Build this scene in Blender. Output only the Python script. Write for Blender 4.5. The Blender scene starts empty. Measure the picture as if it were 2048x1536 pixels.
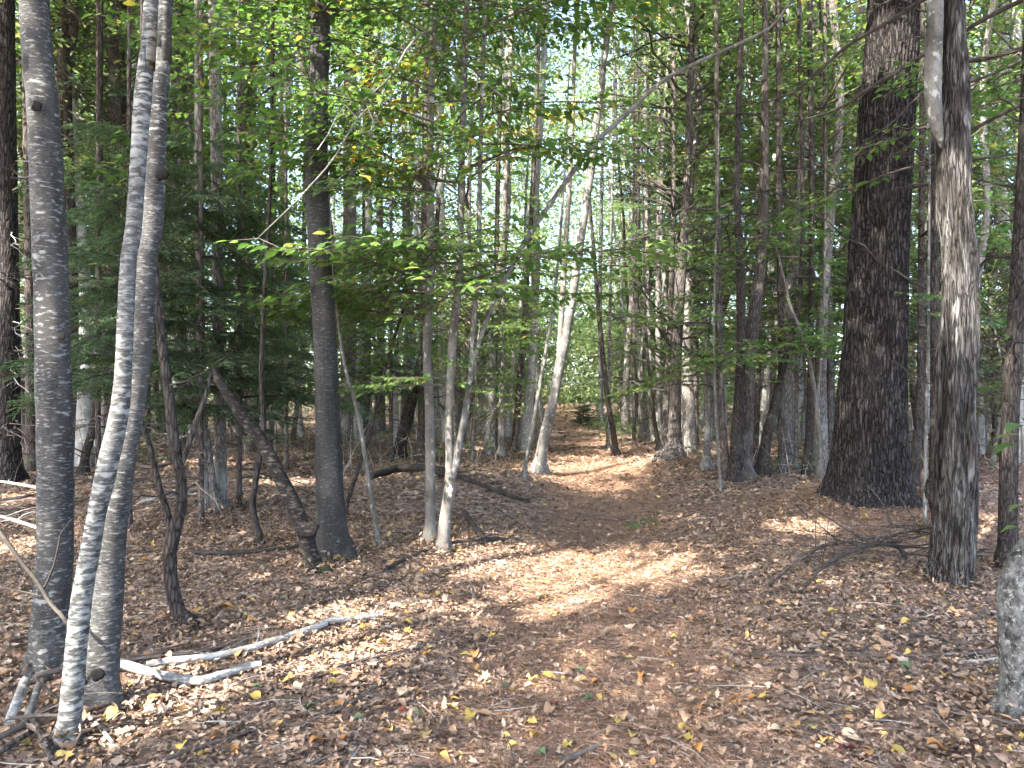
import bpy, math, random
import numpy as np
from mathutils import Vector, Matrix

random.seed(7)
rng = np.random.default_rng(7)
SC = bpy.context.scene
COL = SC.collection

# ------------------------------------------------------------------ camera, sky, sun, exposure
F, EYE = 1490.0, 1.6                      # focal length in photo pixels (2048 wide), eye height
cam_d = bpy.data.cameras.new('camera')
cam_d.sensor_width = 36.0
cam_d.lens = F / 2048 * 36.0
cam_d.clip_start, cam_d.clip_end = 0.05, 2000
cam = bpy.data.objects.new('camera', cam_d)
cam.location = (0, 0, EYE)
cam.rotation_euler = (math.radians(90), 0, 0)
COL.objects.link(cam)
SC.camera = cam

LDIR = Vector((0.50, 0.56, -0.80)).normalized()     # the way sunlight travels: from behind, over the left shoulder
SUN = -LDIR
world = bpy.data.worlds.new('World')
SC.world = world
world.use_nodes = True
wn = world.node_tree.nodes
sky = wn.new('ShaderNodeTexSky')
sky.sky_type = 'NISHITA'
sky.sun_disc = False
sky.sun_elevation = math.asin(SUN.z)
sky.sun_rotation = math.atan2(SUN.x, SUN.y)
sky.air_density, sky.dust_density, sky.ozone_density = 0.75, 2.2, 0.6
bg = wn['Background']
bg.inputs['Strength'].default_value = 0.15
world.node_tree.links.new(sky.outputs[0], bg.inputs['Color'])

sun_d = bpy.data.lights.new('sun', 'SUN')
sun_d.energy, sun_d.angle, sun_d.color = 3.7, math.radians(0.53), (1.0, 0.94, 0.85)
sun = bpy.data.objects.new('sun', sun_d)
sun.rotation_euler = LDIR.to_track_quat('-Z', 'Y').to_euler()
sun.location = (-20, -25, 40)
COL.objects.link(sun)

vs = SC.view_settings
vs.view_transform, vs.look, vs.exposure, vs.gamma = 'Standard', 'None', 3.2, 1.0
vs.use_curve_mapping = False
SC.render.engine = 'CYCLES'
cy = SC.cycles
cy.max_bounces, cy.diffuse_bounces, cy.glossy_bounces, cy.transmission_bounces, cy.transparent_max_bounces = 5, 4, 1, 3, 4
cy.use_denoising = True
cy.use_adaptive_sampling, cy.adaptive_threshold, cy.adaptive_min_samples = True, 0.04, 20
cy.sample_clamp_indirect = 6.0
cy.caustics_reflective = cy.caustics_refractive = False

# ------------------------------------------------------------------ numpy helpers
def _hash(ix, iy, iz):
    n = (ix * 374761393 + iy * 668265263 + iz * 2147483647) & 0xffffffff
    n = ((n ^ (n >> 13)) * 1274126177) & 0xffffffff
    return ((n ^ (n >> 16)) & 0xffff) / 65535.0

def vnoise(p):
    """value noise, p (n,3) -> (n,) in 0..1"""
    p = np.asarray(p, float)
    i = np.floor(p).astype(np.int64)
    f = p - i
    f = f * f * (3 - 2 * f)
    r = 0
    for dx in (0, 1):
        wx = f[:, 0] if dx else 1 - f[:, 0]
        for dy in (0, 1):
            wy = f[:, 1] if dy else 1 - f[:, 1]
            for dz in (0, 1):
                wz = f[:, 2] if dz else 1 - f[:, 2]
                r = r + wx * wy * wz * _hash(i[:, 0] + dx, i[:, 1] + dy, i[:, 2] + dz)
    return r

def fbm(p, o=4):
    p = np.asarray(p, float)
    a, s, r, t = 1.0, 1.0, 0.0, 0.0
    for k in range(o):
        r = r + a * vnoise(p * s + 17.3 * k)
        t += a
        a *= 0.5
        s *= 2.03
    return r / t

TR_Y = np.array([-30, 0, 3.5, 6.3, 10.4, 15, 24, 32, 45, 80])
TR_X = np.array([0.2, 0.3, 0.35, 0.75, 1.37, 1.75, 2.25, 2.5, 3.0, 4])
def trail_x(y):
    return np.interp(y, TR_Y, TR_X)

def height(x, y):
    x = np.asarray(x, float)
    y = np.asarray(y, float)
    d = x - trail_x(y)
    w = 0.75 + 0.02 * y
    h = -0.12 * np.exp(-(d / w) ** 4)
    def g(cx, cy_, a, sx, sy):
        return a * np.exp(-((x - cx) / sx) ** 2 - ((y - cy_) / sy) ** 2)
    h = h + g(2.7, 7.6, 0.10, .8, 2.2) + g(4.2, 8.9, 0.38, 1.4, 1.5) + g(3.5, 14.3, 0.24, 1.5, 2.0) + g(-0.8, 11.0, 0.30, 1.2, 2.2)
    h = h + g(-4.2, 9.5, 0.12, 2.0, 2.5) + g(-9, 16, 0.35, 4, 6) + g(-2.4, 6.6, 0.05, 0.8, 0.8)
    p = np.stack([x, y, np.zeros_like(x)], -1).reshape(-1, 3)
    n = fbm(p * 0.45, 3).reshape(x.shape) - 0.5
    n2 = fbm(p * 1.9 + 5, 3).reshape(x.shape) - 0.5
    h = h + 0.16 * n * np.clip(np.abs(d) / 2, 0.25, 1) + 0.05 * n2
    h = h + 0.003 * np.clip(y - 30, 0, 80)
    return h

def hgt(x, y):
    return float(height(np.array([x]), np.array([y]))[0])

def at(px, py, d):
    """the point d metres in front of the camera that the photo shows at pixel (px, py)"""
    return np.array([(px - 1024) / F * d, d, EYE - (py - 768) / F * d])

def ground_at(px, py):
    """where the ray through a pixel below the horizon meets the ground"""
    ds = np.concatenate([np.arange(2.2, 12, 0.02), np.arange(12, 70, 0.1)])
    P = np.stack([(px - 1024) / F * ds, ds, EYE - (py - 768) / F * ds], -1)
    below = P[:, 2] <= height(P[:, 0], P[:, 1])
    k = int(np.argmax(below)) if below.any() else len(ds) - 1
    return P[k]

class MB:
    """collects geometry and turns it into one mesh"""
    def __init__(s):
        s.v, s.q, s.t, s.qm, s.tm, s.n = [], [], [], [], [], 0
    def add(s, v, faces, m=0):
        v = np.asarray(v, float).reshape(-1, 3)
        f = np.asarray(faces, np.int64)
        if len(f):
            if f.shape[1] == 4:
                s.q.append(f + s.n); s.qm.append(np.full(len(f), m))
            else:
                s.t.append(f + s.n); s.tm.append(np.full(len(f), m))
        s.v.append(v)
        s.n += len(v)
    def mesh(s, name, mats, origin=(0, 0, 0), smooth=True):
        me = bpy.data.meshes.new(name)
        v = np.concatenate(s.v) - np.asarray(origin, float)
        q = np.concatenate(s.q) if s.q else np.zeros((0, 4), np.int64)
        t = np.concatenate(s.t) if s.t else np.zeros((0, 3), np.int64)
        mi = np.concatenate(s.qm + s.tm)
        me.vertices.add(len(v))
        me.vertices.foreach_set('co', v.astype(np.float32).ravel())
        loops = np.concatenate([q.ravel(), t.ravel()]).astype(np.int32)
        me.loops.add(len(loops))
        me.loops.foreach_set('vertex_index', loops)
        me.polygons.add(len(q) + len(t))
        me.polygons.foreach_set('loop_start', np.concatenate([np.arange(len(q)) * 4, len(q) * 4 + np.arange(len(t)) * 3]).astype(np.int32))
        me.polygons.foreach_set('material_index', mi.astype(np.int32))
        if smooth:
            me.polygons.foreach_set('use_smooth', np.ones(len(q) + len(t), bool))
        for m in (mats if isinstance(mats, (list, tuple)) else [mats]):
            me.materials.append(m)
        me.update(calc_edges=True)
        return me

def spline(P, step):
    """resample control rows (x,y,z,r) with a Catmull-Rom curve, about step apart"""
    P = np.asarray(P, float)
    if len(P) == 2:
        n = max(2, int(np.linalg.norm(P[1, :3] - P[0, :3]) / step) + 1)
        return P[0] + (P[1] - P[0]) * np.linspace(0, 1, n)[:, None]
    E = np.vstack([2 * P[0] - P[1], P, 2 * P[-1] - P[-2]])
    out = []
    for i in range(1, len(E) - 2):
        n = max(1, int(np.linalg.norm(E[i + 1, :3] - E[i, :3]) / step))
        t = (np.arange(n) / n)[:, None]
        a, b, c, d = E[i - 1], E[i], E[i + 1], E[i + 2]
        out.append(0.5 * (2 * b + (c - a) * t + (2 * a - 5 * b + 4 * c - d) * t * t + (3 * b - a - 3 * c + d) * t ** 3))
    out.append(P[-1:])
    R = np.vstack(out)
    R[:, 3] = np.maximum(R[:, 3], 0.0008)
    return R

def tube(mb, P, segs=8, m=0, rough=0.0, freq=8.0, cap=True, disp=None):
    """sweep a round section along rows (x,y,z,r)"""
    P = np.asarray(P, float)
    T = np.gradient(P[:, :3], axis=0)
    T /= np.linalg.norm(T, axis=1, keepdims=True) + 1e-9
    main = np.abs(P[-1, :3] - P[0, :3])
    ref = np.array([0.0, 1.0, 0.0]) if main[2] >= main[1] else np.array([0.0, 0.05, 1.0])
    if main[1] < 0.2 * main.max() and main[2] < main.max():
        ref = np.array([0.0, 1.0, 0.05])
    N = np.cross(T, ref)
    N /= np.linalg.norm(N, axis=1, keepdims=True) + 1e-9
    B = np.cross(T, N)
    a = np.linspace(0, 2 * math.pi, segs, endpoint=False)
    D = N[:, None, :] * np.cos(a)[None, :, None] + B[:, None, :] * np.sin(a)[None, :, None]
    r = np.repeat(P[:, 3][:, None], segs, 1)
    V = P[:, None, :3] + D * r[..., None]
    if rough > 0:
        k = fbm(V.reshape(-1, 3) * freq, 3).reshape(r.shape) - 0.5
        V = V + D * (k * 2 * rough * r)[..., None]
    if disp is not None:
        V = V + D * disp(P, a, r)[..., None]
    n = len(P)
    i, j = np.meshgrid(np.arange(n - 1), np.arange(segs), indexing='ij')
    j2 = (j + 1) % segs
    q = np.stack([i * segs + j, i * segs + j2, (i + 1) * segs + j2, (i + 1) * segs + j], -1).reshape(-1, 4)
    base = mb.n
    mb.add(V.reshape(-1, 3), q, m)
    if cap:
        c = np.vstack([P[-1:, :3], P[:1, :3]])
        k = np.arange(segs)
        top = np.stack([np.full(segs, 0), 2 + k, 2 + (k + 1) % segs], -1)
        bot = np.stack([np.full(segs, 1), 2 + segs + (k + 1) % segs, 2 + segs + k], -1)
        mb.add(np.vstack([c, V[-1], V[0]]), np.vstack([top, bot]), m)

def link(name, data, parent=None, loc=(0, 0, 0), rot=(0, 0, 0), scale=(1, 1, 1)):
    o = bpy.data.objects.new(name, data)
    o.location, o.rotation_euler, o.scale = loc, rot, scale
    o.parent = parent
    COL.objects.link(o)
    return o

def tag(o, label=None, category=None, group=None, kind=None):
    for k, v in (('label', label), ('category', category), ('group', group), ('kind', kind)):
        if v:
            o[k] = v
    return o

def thing(name, loc, label, category, group=None):
    return tag(link(name, None, None, tuple(float(c) for c in loc)), label, category, group)

def stamp(mb, tv, tf, pos, R, m=0):
    """copy a template (tv, tf) to every pos with 3x3 matrices R (n,3,3)"""
    tv = np.asarray(tv, float)
    tf = np.asarray(tf, np.int64)
    n, k = len(pos), len(tv)
    V = np.einsum('nij,kj->nki', R, tv) + np.asarray(pos)[:, None, :]
    f = tf[None] + (np.arange(n) * k)[:, None, None]
    mb.add(V.reshape(-1, 3), f.reshape(-1, tf.shape[1]), m)

def euler_mats(yaw, pitch, roll, sx=1.0, sy=None, sz=None):
    sy = sx if sy is None else sy
    sz = sx if sz is None else sz
    c, s = np.cos, np.sin
    n = len(yaw)
    Z = np.zeros((n, 3, 3)); Y = np.zeros((n, 3, 3)); X = np.zeros((n, 3, 3)); S = np.zeros((n, 3, 3))
    Z[:, 0, 0] = c(yaw); Z[:, 0, 1] = -s(yaw); Z[:, 1, 0] = s(yaw); Z[:, 1, 1] = c(yaw); Z[:, 2, 2] = 1
    Y[:, 0, 0] = c(pitch); Y[:, 0, 2] = s(pitch); Y[:, 2, 0] = -s(pitch); Y[:, 2, 2] = c(pitch); Y[:, 1, 1] = 1
    X[:, 1, 1] = c(roll); X[:, 1, 2] = -s(roll); X[:, 2, 1] = s(roll); X[:, 2, 2] = c(roll); X[:, 0, 0] = 1
    S[:, 0, 0] = sx; S[:, 1, 1] = sy; S[:, 2, 2] = sz
    return Z @ Y @ X @ S

# leaf templates: length 1 along +x, stalk at the origin
LEAF_V = np.array([[0, 0, 0], [.25, .22, .05], [.25, -.22, .05], [.27, 0, 0], [.6, .24, .03], [.6, -.24, .03], [.62, 0, -.03], [1, 0, -.14]])
LEAF_T = np.array([[0, 3, 1], [0, 2, 3], [3, 6, 4], [3, 4, 1], [3, 2, 5], [3, 5, 6], [6, 7, 4], [6, 5, 7]])
DIA_V = np.array([[0, 0, 0], [.45, .26, .04], [1, 0, -.1], [.45, -.26, .04]])
DIA_Q = np.array([[0, 3, 2, 1]])
def maple_leaf():
    pts = []
    for k in range(14):
        a = -math.pi + (k + .5) * 2 * math.pi / 14
        r = (0.52 if k % 2 == 0 else 0.3) * (0.75 + 0.35 * math.cos(a) * 0.8 + .1)
        pts.append([0.45 + r * math.cos(a), r * 1.1 * math.sin(a), 0.06 * (k % 3) - 0.04])
    v = np.array([[.45, 0, -.02]] + pts)
    k = np.arange(14)
    return v, np.stack([np.zeros(14, int), 1 + k, 1 + (k + 1) % 14], -1)
MAPLE_V, MAPLE_T = maple_leaf()
CURL_V = LEAF_V.copy(); CURL_V[[1, 2, 4, 5], 2] += .16; CURL_V[[1, 2, 4, 5], 1] *= .8; CURL_V[7, 2] = .2

# ------------------------------------------------------------------ materials
class NT:
    def __init__(s, name):
        s.m = bpy.data.materials.new(name)
        s.m.use_nodes = True
        s.t = s.m.node_tree
        s.b = s.t.nodes['Principled BSDF']
        s.out = s.t.nodes['Material Output']
    def n(s, kind, **kw):
        o = s.t.nodes.new('ShaderNode' + kind)
        for k, v in kw.items():
            setattr(o, k, v)
        return o
    def l(s, a, b):
        s.t.links.new(a, b)
    def coords(s, scale, rnd=True):
        tc = s.n('TexCoord')
        mp = s.n('Mapping')
        mp.inputs['Scale'].default_value = scale
        s.l(tc.outputs['Object'], mp.inputs['Vector'])
        if rnd:
            oi = s.n('ObjectInfo')
            mul = s.n('VectorMath', operation='SCALE')
            mul.inputs[0].default_value = (37, 53, 71)
            s.l(oi.outputs['Random'], mul.inputs['Scale'])
            s.l(mul.outputs[0], mp.inputs['Location'])
        return mp.outputs['Vector']
    def noise(s, vec, scale=1.0, detail=4, rough=0.6):
        o = s.n('TexNoise')
        o.inputs['Scale'].default_value = scale
        o.inputs['Detail'].default_value = detail
        o.inputs['Roughness'].default_value = rough
        if vec is not None:
            s.l(vec, o.inputs['Vector'])
        return o.outputs['Fac']
    def ramp(s, fac, stops, interp='LINEAR'):
        r = s.n('ValToRGB')
        r.color_ramp.interpolation = interp
        e = r.color_ramp.elements
        while len(e) < len(stops):
            e.new(0.5)
        for k, (p, c) in enumerate(stops):
            e[k].position = p
            e[k].color = (*c, 1) if len(c) == 3 else c
        s.l(fac, r.inputs['Fac'])
        return r.outputs['Color']
    def mix(s, fac, a, b, mode='MIX'):
        o = s.n('Mix', data_type='RGBA', blend_type=mode)
        for k, v in (('Factor', fac), ('A', a), ('B', b)):
            i = [x for x in o.inputs if x.name == k and (x.type == 'RGBA' or k == 'Factor' and x.type == 'VALUE')][0]
            if isinstance(v, (int, float)):
                i.default_value = v
            elif isinstance(v, tuple):
                i.default_value = (*v, 1)
            else:
                s.l(v, i)
        return [x for x in o.outputs if x.type == 'RGBA'][0]
    def math(s, op, a, b=0.0):
        o = s.n('Math', operation=op)
        for i, v in enumerate((a, b)):
            if isinstance(v, (int, float)):
                o.inputs[i].default_value = v
            else:
                s.l(v, o.inputs[i])
        return o.outputs[0]
    def bump(s, h, strength, dist=0.01):
        o = s.n('Bump')
        o.inputs['Strength'].default_value = strength
        o.inputs['Distance'].default_value = dist
        s.l(h, o.inputs['Height'])
        s.l(o.outputs[0], s.b.inputs['Normal'])
    def done(s, col, rough=0.9, spec=0.2):
        if isinstance(col, tuple):
            s.b.inputs['Base Color'].default_value = (*col, 1)
        else:
            s.l(col, s.b.inputs['Base Color'])
        s.b.inputs['Roughness'].default_value = rough
        s.b.inputs['Specular IOR Level'].default_value = spec
        return s.m

W3 = lambda v: (v, v, v)

def birch_bark(name, dark, mid, light, dash=(0.60, 0.68), patch=(0.58, 0.66), warm=(0.16, 0.12, 0.10)):
    n = NT(name)
    dash_v = n.noise(n.coords((26, 26, 85)), 1.0, 3, 0.5)
    fine = n.noise(n.coords((34, 34, 190)), 1.0, 4, 0.75)
    big = n.noise(n.coords((3.0, 3.0, 2.2)), 1.0, 4, 0.6)
    blot = n.noise(n.coords((15, 15, 42)), 1.0, 3, 0.5)
    c = n.ramp(fine, [(0.36, dark), (0.52, mid), (0.68, tuple(.55 * m_ + .45 * l_ for m_, l_ in zip(mid, light)))])
    c = n.mix(n.ramp(big, [(0.42, W3(0)), (0.62, W3(.85))]), c, warm)
    c = n.mix(0.8, c, n.ramp(n.noise(n.coords((8, 8, 1.4)), 1.0, 4, 0.6), [(0.35, W3(.45)), (0.62, W3(1.25))]), 'MULTIPLY')
    c = n.mix(n.ramp(dash_v, [(dash[0], W3(0)), (dash[1], W3(.7))]), c, light)
    pf = n.math('MULTIPLY', n.ramp(blot, [(patch[0], W3(0)), (patch[1], W3(1))]), n.ramp(big, [(0.44, W3(.25)), (0.55, W3(1))]))
    c = n.mix(pf, c, light)
    knot = n.noise(n.coords((7, 7, 9)), 1.0, 2, 0.4)
    c = n.mix(n.ramp(knot, [(0.72, W3(0)), (0.76, W3(.9))]), c, (0.02, 0.018, 0.015))
    mossf = n.ramp(n.noise(n.coords((5, 5, 3)), 1.0, 5, 0.7), [(0.62, W3(0)), (0.72, W3(.35))])
    c = n.mix(mossf, c, (0.09, 0.11, 0.06))
    n.bump(n.math('ADD', n.math('MULTIPLY', fine, 0.6), dash_v), 0.6, 0.006)
    return n.done(c, 0.8, 0.25)

def furrow_bark(name, dark, mid, light, sc=(22, 22, 4), depth=1.0, lichen=0.25, lich=(0.2, 0.22, 0.17)):
    n = NT(name)
    w = n.coords(sc)
    wob = n.noise(n.coords((9, 9, 9)), 1.0, 3, 0.6)
    add = n.n('VectorMath', operation='ADD')
    n.l(w, add.inputs[0])
    sc_ = n.n('VectorMath', operation='SCALE')
    sc_.inputs[0].default_value = (1.4, 1.4, 1.4)
    n.l(wob, sc_.inputs['Scale'])
    n.l(sc_.outputs[0], add.inputs[1])
    vo = n.n('TexVoronoi', feature='DISTANCE_TO_EDGE')
    vo.inputs['Scale'].default_value = 1.0
    n.l(add.outputs[0], vo.inputs['Vector'])
    e = vo.outputs['Distance']
    fine = n.noise(n.coords((70, 70, 22)), 1.0, 4, 0.7)
    big = n.noise(n.coords((4, 4, 2)), 1.0, 4, 0.6)
    c = n.ramp(e, [(0.0, dark), (0.16, mid), (0.5, light)])
    c = n.mix(0.55, c, n.ramp(fine, [(0.3, W3(.35)), (0.7, W3(1.5))]), 'MULTIPLY')
    c = n.mix(n.ramp(big, [(0.52, W3(0)), (0.68, W3(lichen))]), c, lich)
    h = n.math('ADD', n.ramp(e, [(0, W3(0)), (0.25, W3(1))]), n.math('MULTIPLY', fine, 0.5))
    n.bump(h, 0.9 * depth, 0.02 * depth)
    return n.done(c, 0.95, 0.1)

def smooth_bark(name, dark, light, lich, lich_amt=0.9, thr=0.55):
    n = NT(name)
    big = n.noise(n.coords((6, 6, 3.5)), 1.0, 5, 0.65)
    fine = n.noise(n.coords((60, 60, 45)), 1.0, 4, 0.7)
    blot = n.noise(n.coords((16, 16, 11)), 1.0, 4, 0.55)
    c = n.ramp(big, [(0.35, dark), (0.65, light)])
    c = n.mix(0.5, c, n.ramp(fine, [(0.3, W3(.5)), (0.7, W3(1.4))]), 'MULTIPLY')
    c = n.mix(n.ramp(blot, [(thr, W3(0)), (thr + .08, W3(lich_amt))]), c, lich)
    moss = n.ramp(n.noise(n.coords((9, 9, 5)), 1.0, 4, 0.6), [(0.6, W3(0)), (0.68, W3(.5))])
    c = n.mix(moss, c, (0.05, 0.06, 0.03))
    n.bump(n.math('ADD', fine, blot), 0.45, 0.006)
    return n.done(c, 0.85, 0.2)

M = {}
M['birch_grey'] = birch_bark('grey_birch_bark', (0.015, 0.0147, 0.0138), (0.045, 0.0435, 0.041), (0.19, 0.193, 0.178), (0.58, 0.68), (0.59, 0.67), (0.04, 0.037, 0.034))
M['birch_white'] = birch_bark('white_birch_bark', (0.03, 0.029, 0.027), (0.075, 0.073, 0.068), (0.25, 0.26, 0.24), (0.54, 0.66), (0.48, 0.60), (0.045, 0.042, 0.039))
M['birch_dark'] = birch_bark('dark_birch_bark', (0.010, 0.0095, 0.009), (0.032, 0.030, 0.028), (0.095, 0.097, 0.088), (0.58, 0.70), (0.66, 0.76), (0.026, 0.024, 0.021))
M['birch_log'] = birch_bark('peeled_birch_bark', (0.13, 0.123, 0.11), (0.30, 0.292, 0.27), (0.44, 0.44, 0.41), (0.52, 0.65), (0.55, 0.68), (0.15, 0.135, 0.115))
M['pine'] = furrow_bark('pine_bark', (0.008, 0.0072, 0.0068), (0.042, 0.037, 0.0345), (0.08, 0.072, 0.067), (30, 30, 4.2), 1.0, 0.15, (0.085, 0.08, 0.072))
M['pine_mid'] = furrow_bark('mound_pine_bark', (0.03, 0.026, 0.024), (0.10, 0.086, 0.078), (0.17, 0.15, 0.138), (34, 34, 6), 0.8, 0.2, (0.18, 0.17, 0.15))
M['hemlock'] = furrow_bark('hemlock_bark', (0.026, 0.022, 0.019), (0.085, 0.07, 0.061), (0.15, 0.128, 0.112), (38, 38, 7), 0.5, 0.45, (0.20, 0.195, 0.165))
M['dark'] = furrow_bark('dark_bark', (0.014, 0.0125, 0.0115), (0.05, 0.042, 0.037), (0.09, 0.078, 0.068), (45, 45, 8), 0.5, 0.3, (0.09, 0.085, 0.07))
M['grey'] = furrow_bark('grey_bark', (0.05, 0.044, 0.04), (0.15, 0.137, 0.123), (0.24, 0.225, 0.20), (36, 36, 8), 0.35, 0.4, (0.40, 0.40, 0.36))
M['beech'] = smooth_bark('beech_bark', (0.075, 0.068, 0.058), (0.17, 0.158, 0.137), (0.40, 0.40, 0.35), 0.8, 0.60)
M['maple'] = smooth_bark('lichen_bark', (0.06, 0.056, 0.05), (0.19, 0.18, 0.163), (0.36, 0.37, 0.335), 0.8, 0.57)
def lichened():
    n = NT('lichened_trunk_bark')
    a = n.noise(n.coords((20, 20, 14)), 1.0, 5, 0.7)
    b = n.noise(n.coords((38, 38, 30)), 1.0, 5, 0.7)
    f = n.noise(n.coords((150, 150, 120)), 1.0, 4, 0.75)
    c = n.ramp(a, [(0.38, (0.03, 0.029, 0.027)), (0.5, (0.11, 0.107, 0.098)), (0.62, (0.19, 0.187, 0.172))])
    c = n.mix(n.ramp(b, [(0.54, W3(0)), (0.62, W3(.85))]), c, (0.34, 0.35, 0.315))
    c = n.mix(0.7, c, n.ramp(f, [(0.3, W3(.4)), (0.7, W3(1.5))]), 'MULTIPLY')
    n.bump(n.math('ADD', n.math('ADD', a, b), f), 0.9, 0.012)
    return n.done(c, 0.9, 0.15)
M['lichened'] = lichened()
M['twig'] = smooth_bark('twig_bark', (0.06, 0.048, 0.04), (0.13, 0.105, 0.09), (0.22, 0.20, 0.18), 0.4, 0.6)
M['twig_pale'] = smooth_bark('pale_twig_bark', (0.25, 0.23, 0.20), (0.38, 0.36, 0.32), (0.45, 0.44, 0.40), 0.4, 0.6)
M['twig_dark'] = smooth_bark('dark_twig_bark', (0.028, 0.023, 0.02), (0.06, 0.05, 0.043), (0.10, 0.095, 0.08), 0.4, 0.6)
M['rust'] = birch_bark('rusty_peeling_bark', (0.004, 0.0034, 0.003), (0.014, 0.0105, 0.0085), (0.11, 0.088, 0.07), (0.60, 0.72), (0.53, 0.64), (0.007, 0.0055, 0.0045))

def snag_bark():
    n = NT('rotten_snag_wood')
    grain = n.noise(n.coords((48, 48, 6)), 1.0, 6, 0.78)
    big = n.noise(n.coords((7, 7, 1.6)), 1.0, 5, 0.65)
    pat = n.noise(n.coords((11, 11, 3.0)), 1.0, 3, 0.5)
    c = n.ramp(grain, [(0.3, (0.022, 0.020, 0.018)), (0.5, (0.115, 0.107, 0.098)), (0.75, (0.25, 0.24, 0.225))])
    c = n.mix(n.ramp(pat, [(0.58, W3(0)), (0.64, W3(.8))]), c, (0.30, 0.295, 0.28))
    c = n.mix(n.ramp(big, [(0.47, W3(0)), (0.56, W3(.85))]), c, n.mix(0.7, (0.05, 0.043, 0.037), n.ramp(grain, [(0.3, W3(.2)), (0.7, W3(1.8))]), 'MULTIPLY'))
    vo = n.n('TexVoronoi', feature='DISTANCE_TO_EDGE')
    vo.inputs['Scale'].default_value = 1.0
    wv = n.n('VectorMath', operation='MULTIPLY_ADD')
    nz = n.n('TexNoise'); nz.inputs['Scale'].default_value = 14
    n.l(nz.outputs['Color'], wv.inputs[0]); wv.inputs[1].default_value = (2.2, 2.2, 2.2); n.l(n.coords((30, 30, 3.2)), wv.inputs[2])
    n.l(wv.outputs[0], vo.inputs['Vector'])
    crk = n.ramp(vo.outputs['Distance'], [(0.0, W3(.12)), (0.13, W3(1))])
    c = n.mix(0.75, c, crk, 'MULTIPLY')
    n.bump(n.math('ADD', n.math('ADD', grain, crk), n.math('MULTIPLY', big, 0.8)), 1.0, 0.04)
    return n.done(c, 0.95, 0.1)
M['snag'] = snag_bark()

def leaf_mat(name, stops, trans=0.5, tcol=1.5, rough=0.55):
    """leaf with light passing through; colour varies from leaf to leaf"""
    n = NT(name)
    g = n.n('NewGeometry')
    oi = n.n('ObjectInfo')
    r = n.math('FRACT', n.math('ADD', g.outputs['Random Per Island'], oi.outputs['Random']))
    c = n.ramp(r, stops)
    fine = n.noise(n.coords((30, 30, 30), False), 1.0, 2, 0.6)
    c = n.mix(0.35, c, n.ramp(fine, [(0.3, W3(.6)), (0.7, W3(1.35))]), 'MULTIPLY')
    n.done(c, rough, 0.35)
    if trans > 0:
        tr = n.n('BsdfTranslucent')
        tc = n.mix(1.0, c, (tcol * .95, tcol, tcol * 0.7), 'MULTIPLY')
        n.l(tc, tr.inputs['Color'])
        ms = n.n('MixShader')
        ms.inputs[0].default_value = trans
        n.l(n.b.outputs[0], ms.inputs[1])
        n.l(tr.outputs[0], ms.inputs[2])
        n.l(ms.outputs[0], n.out.inputs['Surface'])
    return n.m

M['leaf'] = leaf_mat('beech_leaf', [(0, (0.045, 0.095, 0.025)), (0.45, (0.075, 0.14, 0.036)), (0.85, (0.12, 0.19, 0.05)), (0.97, (0.16, 0.2, 0.05)), (1, (0.34, 0.24, 0.05))], 0.5, 1.75, 0.45)
M['leaf_far'] = leaf_mat('canopy_leaf', [(0, (0.065, 0.11, 0.05)), (0.4, (0.115, 0.165, 0.075)), (0.75, (0.165, 0.21, 0.095)), (0.96, (0.2, 0.23, 0.095)), (1, (0.36, 0.25, 0.08))], 0.5, 1.4, 0.6)
M['leaf_yellow'] = leaf_mat('turning_leaf', [(0, (0.15, 0.19, 0.03)), (0.5, (0.30, 0.27, 0.035)), (0.85, (0.42, 0.26, 0.03)), (1, (0.42, 0.13, 0.02))], 0.5, 1.5, 0.55)
M['needle'] = leaf_mat('hemlock_needle', [(0, (0.045, 0.08, 0.048)), (0.5, (0.07, 0.115, 0.065)), (0.9, (0.10, 0.145, 0.07)), (1, (0.15, 0.15, 0.07))], 0.45, 1.5, 0.6)
M['needle_far'] = leaf_mat('pine_needle', [(0, (0.03, 0.06, 0.028)), (0.6, (0.06, 0.10, 0.04)), (1, (0.10, 0.14, 0.05))], 0.35, 1.4, 0.6)
M['litter'] = leaf_mat('dead_leaf', [(0, (0.07, 0.044, 0.031)), (0.2, (0.145, 0.093, 0.062)), (0.46, (0.24, 0.16, 0.108)), (0.66, (0.335, 0.23, 0.158)), (0.82, (0.41, 0.305, 0.218)), (0.92, (0.25, 0.165, 0.108)), (0.965, (0.36, 0.18, 0.07)), (1, (0.45, 0.31, 0.09))], 0.0, 1, 0.75)
M['litter_far'] = leaf_mat('dead_leaf_far', [(0, (0.06, 0.038, 0.027)), (0.3, (0.165, 0.104, 0.07)), (0.65, (0.285, 0.192, 0.134)), (0.93, (0.39, 0.28, 0.205)), (1, (0.42, 0.28, 0.09))], 0.0, 1, 0.8)
M['pine_litter'] = leaf_mat('fallen_needle', [(0, (0.13, 0.068, 0.04)), (0.5, (0.28, 0.16, 0.10)), (1, (0.43, 0.285, 0.195))], 0.0, 1, 0.8)
for nm, c1, c2 in (('yellow', (0.36, 0.25, 0.05), (0.50, 0.37, 0.11)), ('orange', (0.34, 0.15, 0.045), (0.46, 0.24, 0.08)), ('pale', (0.44, 0.33, 0.20), (0.56, 0.45, 0.31)),
                   ('tan', (0.27, 0.165, 0.095), (0.38, 0.25, 0.15)), ('red', (0.12, 0.02, 0.018), (0.2, 0.04, 0.03)), ('green', (0.06, 0.10, 0.045), (0.11, 0.16, 0.08))):
    M['fallen_' + nm] = leaf_mat(nm + '_fallen_leaf', [(0, c1), (1, c2)], 0.15, 1.2, 0.6)

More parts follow.
